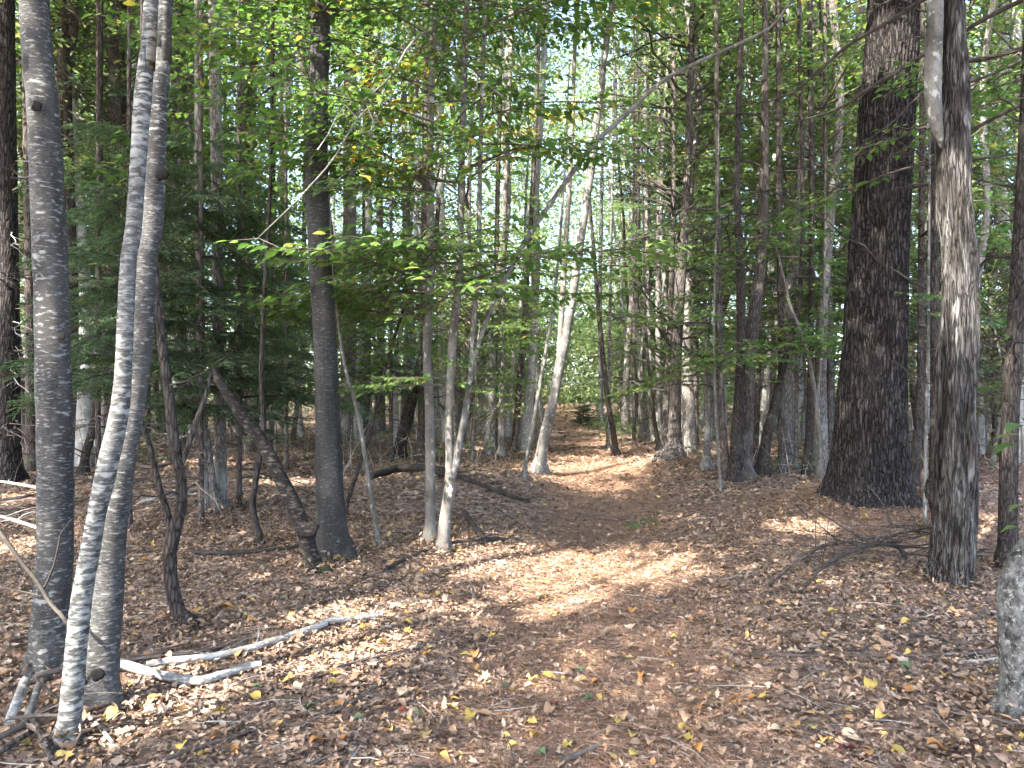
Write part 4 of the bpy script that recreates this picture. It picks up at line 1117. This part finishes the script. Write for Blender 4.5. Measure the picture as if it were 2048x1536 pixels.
def far_woods():
    g = np.random.default_rng(31)
    mb = MB()
    nc = 800
    y = g.uniform(30, 72, nc)
    x = g.uniform(-.95, .95, nc) * y
    z = np.where(g.random(nc) < .42, g.uniform(0, 5.5, nc), g.uniform(0, 1, nc) * (y * .6 + 3))
    keep = ~((np.abs(x - np.interp(y, TR_Y, TR_X)) < 1.8) & (z < 4) & (y < 38))
    C = np.stack([x, y, z], -1)[keep]
    per = 190
    P = (C[:, None, :] + g.normal(0, 1, (len(C), per, 3)) * np.array([1.5, 1.5, .75])).reshape(-1, 3)
    y2 = g.uniform(60, 95, 760)
    sx = np.where(np.arange(760) < 420, g.uniform(-.8, .8, 760), g.uniform(-.12, .26, 760))
    C2 = np.stack([sx * y2, y2, g.uniform(0, 1, 760) * .46 * y2], -1)
    P = np.vstack([P, (C2[:, None, :] + g.normal(0, 1, (760, 150, 3)) * np.array([2.4, 1.5, 1.3])).reshape(-1, 3)])
    y3 = g.uniform(44, 66, 260)
    C3 = np.stack([g.uniform(-.2, .4, 260) * y3, y3, g.uniform(.5, 12, 260)], -1)
    C3 = C3[np.abs(C3[:, 0] - np.interp(C3[:, 1], TR_Y, TR_X)) > 1.2]
    P = np.vstack([P, (C3[:, None, :] + g.normal(0, 1, (len(C3), 150, 3)) * np.array([1.6, 1.2, .9])).reshape(-1, 3)])
    P[:, 2] = np.maximum(P[:, 2], .1 + g.uniform(0, 1, len(P)))
    n = len(P)
    R = euler_mats(g.uniform(0, 6.28, n), g.normal(.1, .5, n), g.normal(0, .5, n), g.uniform(.16, .28, n) * np.where(P[:, 1] > 60, 1.6, 1.0))
    stamp(mb, DIA_V * np.array([1, 1.25, 1]), DIA_Q, P, R)
    tag(link('far_woods', mb.mesh('far_woods', M['leaf_far'], smooth=False)), 'bright leafy mass of the far wood', 'woodland', None, 'stuff')
far_woods()

# ------------------------------------------------------------------ fallen wood
def fallen(name, label, path, mat, lift=.5, segs=8, twigs=0, seed=0, group=None, category='branch', z_add=None, rough=.06, tl=(.12, .42)):
    """path of (px,py,width) on the ground; z_add lifts points off the ground in metres"""
    rows = []
    for k, (px, py, w) in enumerate(path):
        g = ground_at(px, py)
        za = z_add[k] if z_add else 0.0
        d = g[1]
        if za:
            # the point hangs above the floor on the same sight line
            dd = d * (EYE - g[2] - za) / (EYE - g[2])
            g = at(px, py, dd); d = dd
        r = w / 2 / F * d
        rows.append([g[0], g[1], g[2] + r * lift + .028, r])
    rows = np.array(rows)
    S = spline(rows, .04)
    root = rows[0, :3]
    mb = MB()
    tube(mb, S, segs, rough=rough, freq=30)
    gg = np.random.default_rng(seed)
    o = None
    if twigs:
        e = thing(name, root, label, category, group)
        link('stem', mb.mesh('stem', M[mat], root), e)
        for k in range(twigs):
            i = gg.integers(int(len(S) * .15), len(S) - 1)
            t = S[min(i + 1, len(S) - 1), :3] - S[i - 1, :3]
            t /= np.linalg.norm(t) + 1e-9
            v = t * gg.uniform(.3, 1) + gg.normal(0, .45, 3)
            v[2] = abs(v[2]) * .22 + .01
            v /= np.linalg.norm(v)
            L = gg.uniform(*tl)
            a, r = S[i, :3], max(.0016, S[i, 3] * .32)
            tm = MB()
            tube(tm, spline([[*a, r], [*(a + v * L * .5 + gg.normal(0, .02, 3)), r * .7], [*(a + v * L), r * .35]], .06), 4)
            link('twig', tm.mesh('twig', M[mat], root), e)
        return e
    o = link(name, mb.mesh(name, M[mat], root), None, tuple(root))
    return tag(o, label, category, group)

SG = 'fallen sticks on the forest floor'
fallen('birch_log', 'white birch pole with upturned end lying nearest the pale birches', [(124, 1316, 17), (180, 1330, 18), (240, 1342, 19), (290, 1358, 19), (333, 1369, 18), (400, 1377, 18), (450, 1362, 16), (500, 1346, 15), (523, 1342, 14)], 'birch_log', .6, 12, category='log')
fallen('birch_log', 'long thin white birch pole stretching right from the pale birches', [(292, 1344, 14), (340, 1336, 15), (400, 1330, 15), (460, 1320, 14), (512, 1306, 14), (579, 1284, 13), (639, 1264, 13), (662, 1254, 12), (725, 1246, 10), (765, 1240, 6)], 'birch_log', .6, 12, 6, 41, category='log')
fallen('fallen_stick', 'grey brown stick lying just behind the long white birch pole', [(246, 1334, 8), (310, 1326, 8), (400, 1315, 7), (450, 1302, 6)], 'twig', .6, 7, 4, 42, SG)
fallen('fallen_stick', 'long thin bare branch slanting across the front litter', [(596, 1466, 6), (660, 1436, 6), (719, 1407, 6), (770, 1372, 5), (819, 1334, 4), (850, 1312, 3)], 'twig', .5, 6, 9, 43, SG)
fallen('fallen_stick', 'thin stick right of the long white pole end', [(675, 1345, 5), (760, 1322, 5), (820, 1310, 4), (890, 1284, 3)], 'twig', .5, 6, 4, 44, SG)
fallen('fallen_stick', 'short stout stick at the bottom edge below the trail', [(1120, 1538, 12), (1160, 1522, 11), (1204, 1502, 10)], 'twig', .6, 8, 0, 45, SG)
fallen('fallen_stick', 'bundle like thin stick at bottom left beside a yellow leaf', [(330, 1534, 9), (400, 1510, 9), (450, 1494, 8), (515, 1470, 6)], 'twig', .6, 7, 4, 46, SG)
fallen('fallen_stick', 'dark stick lying flat just left of the leaning rusty stem', [(382, 1112, 9), (440, 1116, 10), (500, 1112, 9), (560, 1106, 7), (610, 1098, 5)], 'twig_dark', .6, 7, 3, 47, SG)
fallen('fallen_stick', 'dark curved stick running from forked beech foot along the trail', [(899, 1094, 7), (940, 1088, 8), (969, 1087, 10), (1000, 1086, 8), (1040, 1092, 5)], 'twig_dark', .6, 7, 3, 48, SG)
fallen('fallen_stick', 'dark stick propped beside the forked beech foot', [(929, 1031, 9), (945, 1055, 10), (958, 1075, 10), (971, 1090, 11)], 'twig_dark', .6, 8, 0, 49, SG)
fallen('fallen_stick', 'dark stick left of the beech feet pointing to the rusty stem', [(772, 1148, 9), (800, 1132, 8), (830, 1118, 7), (870, 1100, 6)], 'twig_dark', .6, 7, 3, 50, SG)
fallen('fallen_pole', 'long dark fallen pole left of the trail below the bend', [(872, 955, 12), (919, 962, 10), (965, 978, 9), (1012, 996, 8), (1060, 1010, 6)], 'dark', .8, 8, 3, 51, SG)
fallen('fallen_pole', 'mossy dark fallen trunk behind the two beech stems', [(740, 962, 16), (800, 948, 17), (860, 946, 14), (905, 950, 10)], 'dark', .9, 9, 3, 52, SG)
fallen('fallen_stick', 'thin stick with green leaves at its end lying across the trail', [(1157, 1031, 4), (1200, 1042, 5), (1250, 1047, 5), (1290, 1058, 5)], 'twig', .6, 6, 3, 53, SG)
fallen('fallen_stick', 'long thin stick lying level in the litter left of bent trunk', [(1500, 1318, 5), (1600, 1322, 5), (1700, 1322, 5), (1800, 1324, 6), (1900, 1320, 6), (1998, 1316, 6)], 'twig', .6, 6, 8, 54, SG)
fallen('fallen_stick', 'second long thin stick close behind the level stick', [(1560, 1306, 4), (1660, 1308, 4), (1730, 1311, 4), (1740, 1300, 4), (1830, 1281, 4), (1900, 1296, 4), (1940, 1335, 4)], 'twig_dark', .6, 6, 6, 55, SG)
fallen('fallen_stick', 'pale sticks bundle touching the foot of the bent right trunk', [(1920, 1336, 6), (1960, 1333, 6), (2000, 1328, 6)], 'twig_pale', .6, 6, 3, 56, SG)
fallen('fallen_stick', 'thin stick below the bent lichened trunk foot', [(1850, 1425, 5), (1920, 1441, 5), (2000, 1455, 5), (2048, 1462, 4)], 'twig', .6, 6, 3, 57, SG)
# the broken limb propped against the snag
lb = fallen('broken_limb', 'broken dead limb propped against the rotten snag foot', [(1536, 1180, 4), (1585, 1140, 5), (1636, 1104, 7), (1690, 1092, 9), (1749, 1084, 10), (1810, 1072, 11), (1866, 1060, 11)], 'hemlock', .6, 9, 34, 58, z_add=[.0, .03, .07, .12, .16, .22, .3], tl=(.25, .75))
fallen('broken_limb', 'arched dead branch with splayed twigs under the propped limb', [(1600, 1200, 3), (1625, 1165, 5), (1649, 1141, 6), (1690, 1118, 8), (1736, 1099, 9), (1775, 1098, 10), (1800, 1106, 10), (1811, 1126, 9)], 'twig_dark', .6, 9, 40, 59, z_add=[0, .02, .05, .08, .12, .1, .06, .02], tl=(.25, .8))
# near the camera, lower left: a thin arching branch and the brush pile
def hanging(name, label, path, mat, group=None, side=()):
    rows = np.array([[*at(px, py, d), w / 2 / F * d] for px, py, w, d in path])
    root = rows[0, :3]
    e = thing(name, root, label, 'branch', group)
    mb = MB(); tube(mb, spline(rows, .04), 7)
    link('stem', mb.mesh('stem', M[mat], root), e)
    for p in side:
        r2 = np.array([[*at(px, py, d), w / 2 / F * d] for px, py, w, d in p])
        mb = MB(); tube(mb, spline(r2, .04), 5)
        link('twig', mb.mesh('twig', M[mat], root), e)
hanging('leaning_branch', 'thin dark bare branch slanting down to the pale birch foot', [(-60, 985, 7, 3.7), (0, 1064, 8, 3.6), (40, 1120, 8, 3.55), (77, 1167, 8, 3.5), (100, 1206, 8, 3.45), (132, 1242, 8, 3.4), (160, 1300, 7, 3.5), (172, 1390, 6, 3.62)], 'twig_dark',
        side=([(88, 1177, 5, 3.5), (108, 1130, 4, 3.5), (121, 1068, 3, 3.48)], [(77, 1190, 4, 3.5), (30, 1180, 3, 3.6), (-20, 1172, 3, 3.7)], [(121, 1068, 3, 3.48), (135, 1050, 2, 3.45), (146, 1036, 2, 3.4)]))
BP = 'sticks of the brush pile at the birch feet'
for k, (p, m, lab, za) in enumerate((
    ([(17, 1462, 18), (34, 1420, 19), (50, 1380, 19)], 'birch_log', 'short white birch log in the brush pile at bottom left', [.03, .07, .1]),
    ([(52, 1460, 16), (66, 1420, 15), (78, 1385, 14)], 'maple', 'pale bent stick beside the short white brush pile log', [.02, .06, .1]),
    ([(-20, 1500, 14), (40, 1470, 13), (80, 1440, 12), (130, 1420, 10)], 'twig', 'brown stick crossing under the white brush pile log', [.01, .03, .05, .06]),
    ([(70, 1368, 10), (100, 1360, 12), (130, 1350, 12)], 'twig', 'grey stick lying behind the foremost birch stem', [.1, .1, .1]),
    ([(64, 1450, 12), (85, 1490, 13), (104, 1540, 13)], 'hemlock', 'dark stick running to the bottom edge from the brush pile', [.05, .02, .0]),
    ([(20, 1452, 7), (70, 1446, 8), (120, 1446, 7)], 'twig', 'level thin stick on the brush pile left of birch foot', [.08, .08, .07]),
    ([(175, 1434, 9), (210, 1424, 9), (243, 1410, 9)], 'twig', 'short stick wedged at the foot of the grey birch', [.03, .03, .03]),
    ([(180, 1450, 8), (200, 1470, 8), (225, 1500, 7)], 'twig_pale', 'pale short stick right of the foremost birch foot', [.01, .01, .01]),
    ([(66, 1366, 4), (100, 1395, 4), (120, 1412, 4)], 'twig_dark', 'thin dark twig crossing the brush pile', [.12, .1, .06]),
    ([(-10, 1530, 12), (30, 1500, 12), (66, 1478, 10)], 'hemlock', 'dark thick stick at the bottom left corner', [.01, .02, .02]))):
    fallen('brush_stick', lab, p, m, .6, 8, 2 if k in (2, 5, 8) else 0, 70 + k, BP, z_add=za)
for k, (p, lab) in enumerate((
    ([(0, 968, 5), (40, 975, 6), (90, 985, 6), (150, 1000, 5)], 'pale stick of the sunny brush heap behind the leftmost birch'),
    ([(-10, 1008, 6), (50, 1000, 6), (78, 996, 5), (140, 1012, 5)], 'level pale stick of the sunny brush heap at left'),
    ([(0, 1040, 8), (40, 1052, 7), (75, 1064, 6)], 'mossy brown stick under the sunny brush heap'),
    ([(250, 925, 5), (300, 940, 6), (350, 930, 5)], 'grey stick lying behind the dark curved sapling'),
    ([(280, 1010, 7), (330, 998, 7), (390, 985, 5)], 'pale stick crossing behind the curved sapling'))):
    fallen('brush_stick', lab, p, 'twig_pale' if k % 2 == 0 else 'twig', .6, 6, 6, 90 + k, 'sticks of the brush heap at left', z_add=[.1, .14, .12, .06][:len(p)])

def twig_litter():
    g = np.random.default_rng(61)
    mb = MB()
    for k in range(1700):
        d = 2.6 + 13 * g.random() ** 1.6
        x = g.uniform(-.8, .8) * d
        a = g.uniform(0, 6.28)
        L = g.uniform(.08, .38)
        dx, dy = math.cos(a) * L / 2, math.sin(a) * L / 2
        r = g.uniform(.0012, .0035)
        z0, z1, z2 = hgt(x - dx, d - dy), hgt(x, d), hgt(x + dx, d + dy)
        o = g.uniform(.008, .03)
        tube(mb, np.array([[x - dx, d - dy, z0 + o, r], [x + g.normal(0, .012), d + g.normal(0, .012), z1 + o + .008, r], [x + dx, d + dy, z2 + o, r * .6]]), 4, int(g.random() < .35), cap=False)
    tag(link('twig_litter', mb.mesh('twig_litter', [M['twig'], M['twig_pale']])), 'small twigs strewn over the leaf litter', 'twigs', None, 'stuff')
twig_litter()

# ------------------------------------------------------------------ leaf litter
def litter():
    g = np.random.default_rng(71)
    mb = MB()
    def put(n, d0, d1, power, tv, tf, s0, s1, tilt, mat, keep_trail, lift=.012):
        d = d0 + (d1 - d0) * g.random(n) ** power
        x = g.uniform(-.82, .82, n) * d + g.normal(0, .1, n)
        on = np.exp(-((x - trail_x(d)) / (.7 + .01 * d)) ** 4)
        k = g.random(n) > on * (1 - keep_trail)
        d, x = d[k], x[k]
        m = len(d)
        P = np.stack([x, d, height(x, d) + lift + g.uniform(-.004, .02, m)], -1)
        s = g.uniform(s0, s1, m)
        R = euler_mats(g.uniform(0, 6.28, m), g.normal(0, tilt, m), g.normal(0, tilt, m), s, s * g.uniform(.75, 1.3, m), s * g.uniform(.3, 1.6, m))
        stamp(mb, tv, tf, P, R, mat)
    put(20000, 2.4, 8.5, .75, LEAF_V, LEAF_T, .024, .058, .24, 0, .6)
    put(16000, 2.4, 8.5, .75, CURL_V, LEAF_T, .022, .055, .36, 0, .6)
    put(2600, 2.4, 8.0, .75, MAPLE_V, MAPLE_T, .05, .085, .3, 0, .4)
    put(60000, 2.4, 8.5, .8, DIA_V * np.array([.8, 1.0, 1.5]), DIA_Q, .015, .036, .6, 0, .8)
    put(60000, 8.0, 20, .8, DIA_V * np.array([1, 1.5, 1.5]), DIA_Q, .04, .075, .3, 1, .6)
    put(26000, 19, 46, .8, DIA_V * np.array([1, 1.5, 1.5]), DIA_Q, .09, .17, .25, 1, .65)
    for key, (e, root, R, d) in TREES.items():
        if root[1] < 11:
            m = 90
            a = g.uniform(0, 6.28, m)
            r = R[0, 3] * 1.1 + np.abs(g.normal(0, .09, m)) + .01
            x, y = root[0] + np.cos(a) * r, root[1] + np.sin(a) * r
            P = np.stack([x, y, height(x, y) + .015 + np.clip(.10 - (r - R[0, 3]) * .7, 0, .08) * g.random(m)], -1)
            s = g.uniform(.03, .065, m)
            stamp(mb, CURL_V, LEAF_T, P, euler_mats(g.uniform(0, 6.28, m), g.normal(0, .5, m), g.normal(0, .5, m), s), 0)
    tag(link('leaf_litter', mb.mesh('leaf_litter', [M['litter'], M['litter_far']], smooth=False)), 'dry brown fallen leaves covering the forest floor', 'leaf litter', None, 'stuff')
    mb = MB()
    n = 60000
    d = 2.4 + 12.5 * g.random(n) ** 1.1
    x = np.where(g.random(n) < .8, trail_x(d) + g.normal(0, .55, n) * (1 + d * .03), g.uniform(-.8, .8, n) * d)
    near_pine = g.random(n) < .12
    x = np.where(near_pine, 4.0 + g.normal(0, .9, n), x)
    d = np.where(near_pine, 8.2 + g.normal(0, .8, n), d)
    P = np.stack([x, d, height(x, d) + .02 + g.uniform(0, .012, n)], -1)
    V = np.array([[-.5, -.012, 0], [.5, -.006, .03], [.5, .006, .03], [-.5, .012, 0]])
    R = euler_mats(g.uniform(0, 6.28, n), g.normal(0, .08, n), g.normal(0, .4, n), g.uniform(.06, .13, n))
    stamp(mb, V, np.array([[0, 1, 2, 3]]), P, R)
    tag(link('pine_needles', mb.mesh('pine_needles', M['pine_litter'], smooth=False)), 'rusty pine needles strewn along the trail', 'pine needles', None, 'stuff')
litter()

# ------------------------------------------------------------------ single fallen leaves one can point to
def leaf_mesh(tv, tf, mat, curl):
    mb = MB()
    v = tv.copy()
    v[:, 2] = v[:, 2] * (1 + curl) + curl * .25 * (v[:, 1] * 2) ** 2
    mb.add(np.vstack([v, v + np.array([0, 0, .006])]), np.vstack([tf, tf[:, ::-1] + len(v)]))
    return mb.mesh('fallen_leaf', M['fallen_' + mat], smooth=False)
def round_leaf():
    ts = np.linspace(0, 1, 9)
    v, f = [[0, 0, 0]], []
    for t in ts[1:-1]:
        w = .34 * math.sin(math.pi * t ** .85) ** .75 * (1 + .05 * math.sin(40 * t))
        z = .05 * math.sin(5 * t) - .1 * t * t
        v += [[t, w, z + .05], [t, 0, z], [t, -w, z + .05]]
    v.append([1.02, 0, -.1])
    e = len(v) - 1
    f += [[0, 2, 1], [0, 3, 2]]
    for k in range(6):
        a = 1 + 3 * k
        f += [[a, a + 1, a + 4], [a, a + 4, a + 3], [a + 1, a + 2, a + 5], [a + 1, a + 5, a + 4]]
    f += [[e - 3, e - 2, e], [e - 2, e - 1, e]]
    return np.array(v), np.array(f)
OV, OV_T = round_leaf()
FL = {c: [leaf_mesh(OV, OV_T, c, .3), leaf_mesh(OV, OV_T, c, 1.2), leaf_mesh(MAPLE_V, MAPLE_T, c, .6)] for c in ('yellow', 'orange', 'pale', 'tan', 'red', 'green')}
MARKS = [(140, 1480, 'beside the foremost pale birch foot'), (400, 1380, 'beside the upturned white birch pole'), (640, 1265, 'near the long white birch pole'), (384, 1255, 'near the curved sapling foot'), (650, 1140, 'near the foot of the dark birch'),
         (880, 1110, 'near the forked beech foot'), (720, 1410, 'by the slanting thin front branch'), (1100, 1190, 'in the sunny patch on the trail'), (1200, 1370, 'in the middle of the trail foreground'), (1280, 1060, 'by the stick across the trail'),
         (1180, 1515, 'by the short stick at the bottom edge'), (1450, 1200, 'at the right side of the sunny trail'), (1640, 1150, 'by the splayed dead twigs'), (1737, 1020, 'at the massive pine foot'), (1900, 1170, 'at the rotten snag foot'),
         (1750, 1322, 'by the long level stick'), (2020, 1440, 'at the bent lichened trunk foot'), (1770, 1500, 'in the bottom right litter'), (960, 1490, 'in the bottom middle litter'), (520, 1500, 'in the bottom left litter'), (1450, 1420, 'right of the trail foreground')]
CW = {'yellow': 'bright yellow', 'orange': 'rusty orange', 'pale': 'pale buff', 'tan': 'light brown', 'red': 'dark red', 'green': 'dull green'}
def fallen_leaf(px, py, col, size, v, rl):
    g = ground_at(px, py)
    m = min(MARKS, key=lambda q: (q[0] - px) ** 2 + (2 * (q[1] - py)) ** 2)
    sz = 'broad' if size > .085 else 'small' if size < .06 else ''
    lab = ' '.join(f'{sz} {CW[col]} fallen leaf {m[2]}'.split())
    o = link('fallen_leaf', FL[col][v], None, (g[0], g[1], g[2] + .034), (rl.uniform(-.3, .3), rl.uniform(-.35, .2), rl.uniform(0, 6.28)), (size * .88,) * 3)
    tag(o, lab, 'leaf', 'fallen leaves ' + m[2])
rl = random.Random(5)
Y_ = [(240, 1440, .11), (303, 1092, .07), (273, 1131, .08), (107, 1531, .07), (360, 1515, .08), (395, 1527, .08), (498, 1212, .06), (717, 1306, .085), (590, 1366, .085), (808, 1256, .07), (600, 1311, .08), (842, 1200, .06), (880, 1160, .07), (874, 1200, .075),
      (939, 1321, .075), (897, 1428, .065), (683, 1125, .09), (655, 1378, .08), (1084, 1361, .10), (1047, 1355, .05), (1205, 1178, .08), (1194, 1402, .06), (1170, 1409, .06), (1455, 1195, .075), (1420, 1402, .06), (1747, 1375, .11), (1888, 1364, .08),
      (1914, 1367, .085), (1778, 1508, .10), (1655, 1232, .08), (1724, 1038, .09), (1260, 1525, .08), (1078, 1277, .055), (900, 1410, .06), (970, 1150, .06), (1265, 1328, .05), (1820, 1250, .08), (1316, 1112, .06)]
for px, py, s in Y_:
    fallen_leaf(px, py, 'yellow', s, rl.choice([0, 0, 1]), rl)
for px, py, c, s in ((1175, 1369, 'pale', .10), (1342, 1384, 'pale', .095), (1770, 1274, 'pale', .075), (1265, 1328, 'pale', .06), (1648, 1077, 'pale', .085), (1833, 1398, 'orange', .09), (1400, 1520, 'orange', .09), (1344, 1318, 'orange', .07), (1797, 1330, 'orange', .075),
                     (2040, 1455, 'orange', .10), (1645, 1500, 'orange', .085), (1284, 1358, 'orange', .07), (1700, 1505, 'red', .10), (1668, 1327, 'red', .075), (1110, 1415, 'red', .075), (810, 1430, 'red', .05), (692, 1125, 'orange', .08), (830, 1442, 'green', .085), (725, 1447, 'green', .075),
                     (1095, 1525, 'green', .07), (880, 1272, 'green', .07), (1800, 1218, 'green', .08), (630, 1425, 'green', .06), (1010, 1385, 'green', .07), (1422, 1420, 'green', .06), (320, 1405, 'orange', .10), (365, 1440, 'orange', .09), (700, 1490, 'orange', .08)):
    fallen_leaf(px, py, c, s, rl.choice([0, 1, 2]), rl)
for k in range(190):
    py = 1110 + 425 * rl.random() ** .7
    px = rl.uniform(5, 2040)
    c = rl.choices(['yellow', 'orange', 'pale', 'tan', 'tan', 'green'], [3, 4, 4, 5, 4, .7])[0]
    fallen_leaf(px, py, c, rl.uniform(.05, .10), rl.choice([0, 1, 1, 2]), rl)

# ------------------------------------------------------------------ small live plants
def seedling(label, pts, d, mat='twig'):
    """stem path in pixels at depth d, leaves listed as (px, py, dd, size, yaw, pitch)"""
    path, leaves = pts
    rows = np.array([[*at(px, py, d), w / 2 / F * d] for px, py, w in path])
    root = rows[0, :3]
    e = thing('seedling', root, label, 'plant')
    mb = MB(); tube(mb, spline(rows, .03), 6)
    link('stem', mb.mesh('stem', M[mat], root), e)
    for k, (px, py, dd, s, yaw, pit) in enumerate(leaves):
        link('leaf', ONE_LEAF[k % 3], e, tuple(at(px, py, d + dd) - root), (rl.uniform(-.2, .2), pit, yaw), (s,) * 3)
seedling('green leafed seedling with one cream leaf at the right edge', ([(2050, 1120, 5), (2046, 1000, 4), (2044, 900, 4), (2042, 850, 3)],
         [(2040, 868, 0, .11, 3.0, .1), (2046, 850, -.1, .12, 3.6, .05), (2036, 890, 0, .12, 3.2, .12), (2044, 840, 0, .10, .3, 0), (2046, 1010, 0, .08, 3.4, .1), (2040, 1055, 0, .08, 2.8, .1), (2048, 870, -.1, .11, 5.2, .1)]), 3.3)
g0 = ground_at(1275, 1062)
seedling('tiny green seedling on the trail beside the crossing stick', ([(1278, 1066, 3), (1276, 1052, 3), (1280, 1040, 2)],
         [(1272, 1046, 0, .15, 3.4, .1), (1280, 1042, 0, .15, .4, .0), (1300, 1044, .1, .14, .2, .1), (1290, 1040, .1, .14, .0, .1), (1276, 1048, -.1, .14, 4.5, .1)]), g0[1])

# ------------------------------------------------------------------ undergrowth between the trunks
def undergrowth():
    g = np.random.default_rng(81)
    mb = MB()
    pos, yaw, sz = [], [], []
    for k in range(1500):
        d = 12 + 34 * g.random() ** 1.1
        x = g.uniform(-.85, .85) * d
        if abs(x - float(trail_x(d))) < 1.3 + .01 * d:
            continue
        z = hgt(x, d)
        H = g.uniform(.25, 1.3)
        a = g.uniform(0, 6.28)
        lean = g.uniform(.1, .7) * H
        tip = np.array([x + math.cos(a) * lean, d + math.sin(a) * lean, z + H])
        mid = np.array([x, d, z]) * .5 + tip * .5 + g.normal(0, .06, 3)
        m = int(g.random() < .4)
        tube(mb, np.array([[x, d, z - .03, .006], [*mid, .005], [*tip, .002]]), 3, m, cap=False)
        for w in range(2):
            b = np.array([x, d, z]) + (tip - np.array([x, d, z])) * g.uniform(.3, .9)
            e = b + g.normal(0, .28, 3) * np.array([1, 1, .5])
            tube(mb, np.array([[*b, .004], [*e, .0015]]), 3, m, cap=False)
            if k % 3 == 0:
                for q in range(7):
                    pos.append(b + (e - b) * g.uniform(.2, 1.1) + g.normal(0, .05, 3)); yaw.append(g.uniform(0, 6.28)); sz.append(g.uniform(.06, .12))
    for k in range(2600):      # the low pale green patch beside the far trail
        x, d = g.normal(4.3, .7), g.uniform(22, 33)
        pos.append(np.array([x, d, hgt(x, d) + g.uniform(.05, .35)])); yaw.append(g.uniform(0, 6.28)); sz.append(g.uniform(.08, .15))
    n = len(pos)
    R = euler_mats(np.array(yaw), g.normal(.1, .3, n), g.normal(0, .4, n), np.array(sz))
    stamp(mb, DIA_V * np.array([1, 1.2, 1]), DIA_Q, np.array(pos), R, 2)
    tag(link('undergrowth', mb.mesh('undergrowth', [M['twig'], M['twig_pale'], M['leaf_far']], smooth=False)), 'bare twigs and sparse seedlings between the trunks', 'undergrowth', None, 'stuff')
undergrowth()

# ------------------------------------------------------------------ labels: alike things side by side are told apart by their order from the left
ORD = ('leftmost', 'second from left', 'third from left', 'fourth from left', 'fifth from left', 'sixth from left', 'seventh from left', 'eighth from left', 'ninth from left', 'tenth from left')
by = {}
for o in bpy.data.objects:
    if o.parent is None and o.get('label') and not o.get('kind'):
        by.setdefault(o['label'], []).append(o)
for lab, os_ in by.items():
    if len(os_) > 1:
        os_.sort(key=lambda o: o.location.x / o.location.y)
        for k, o in enumerate(os_):
            o['label'] = lab + ', ' + ('rightmost' if k == len(os_) - 1 else ORD[min(k, 9)])
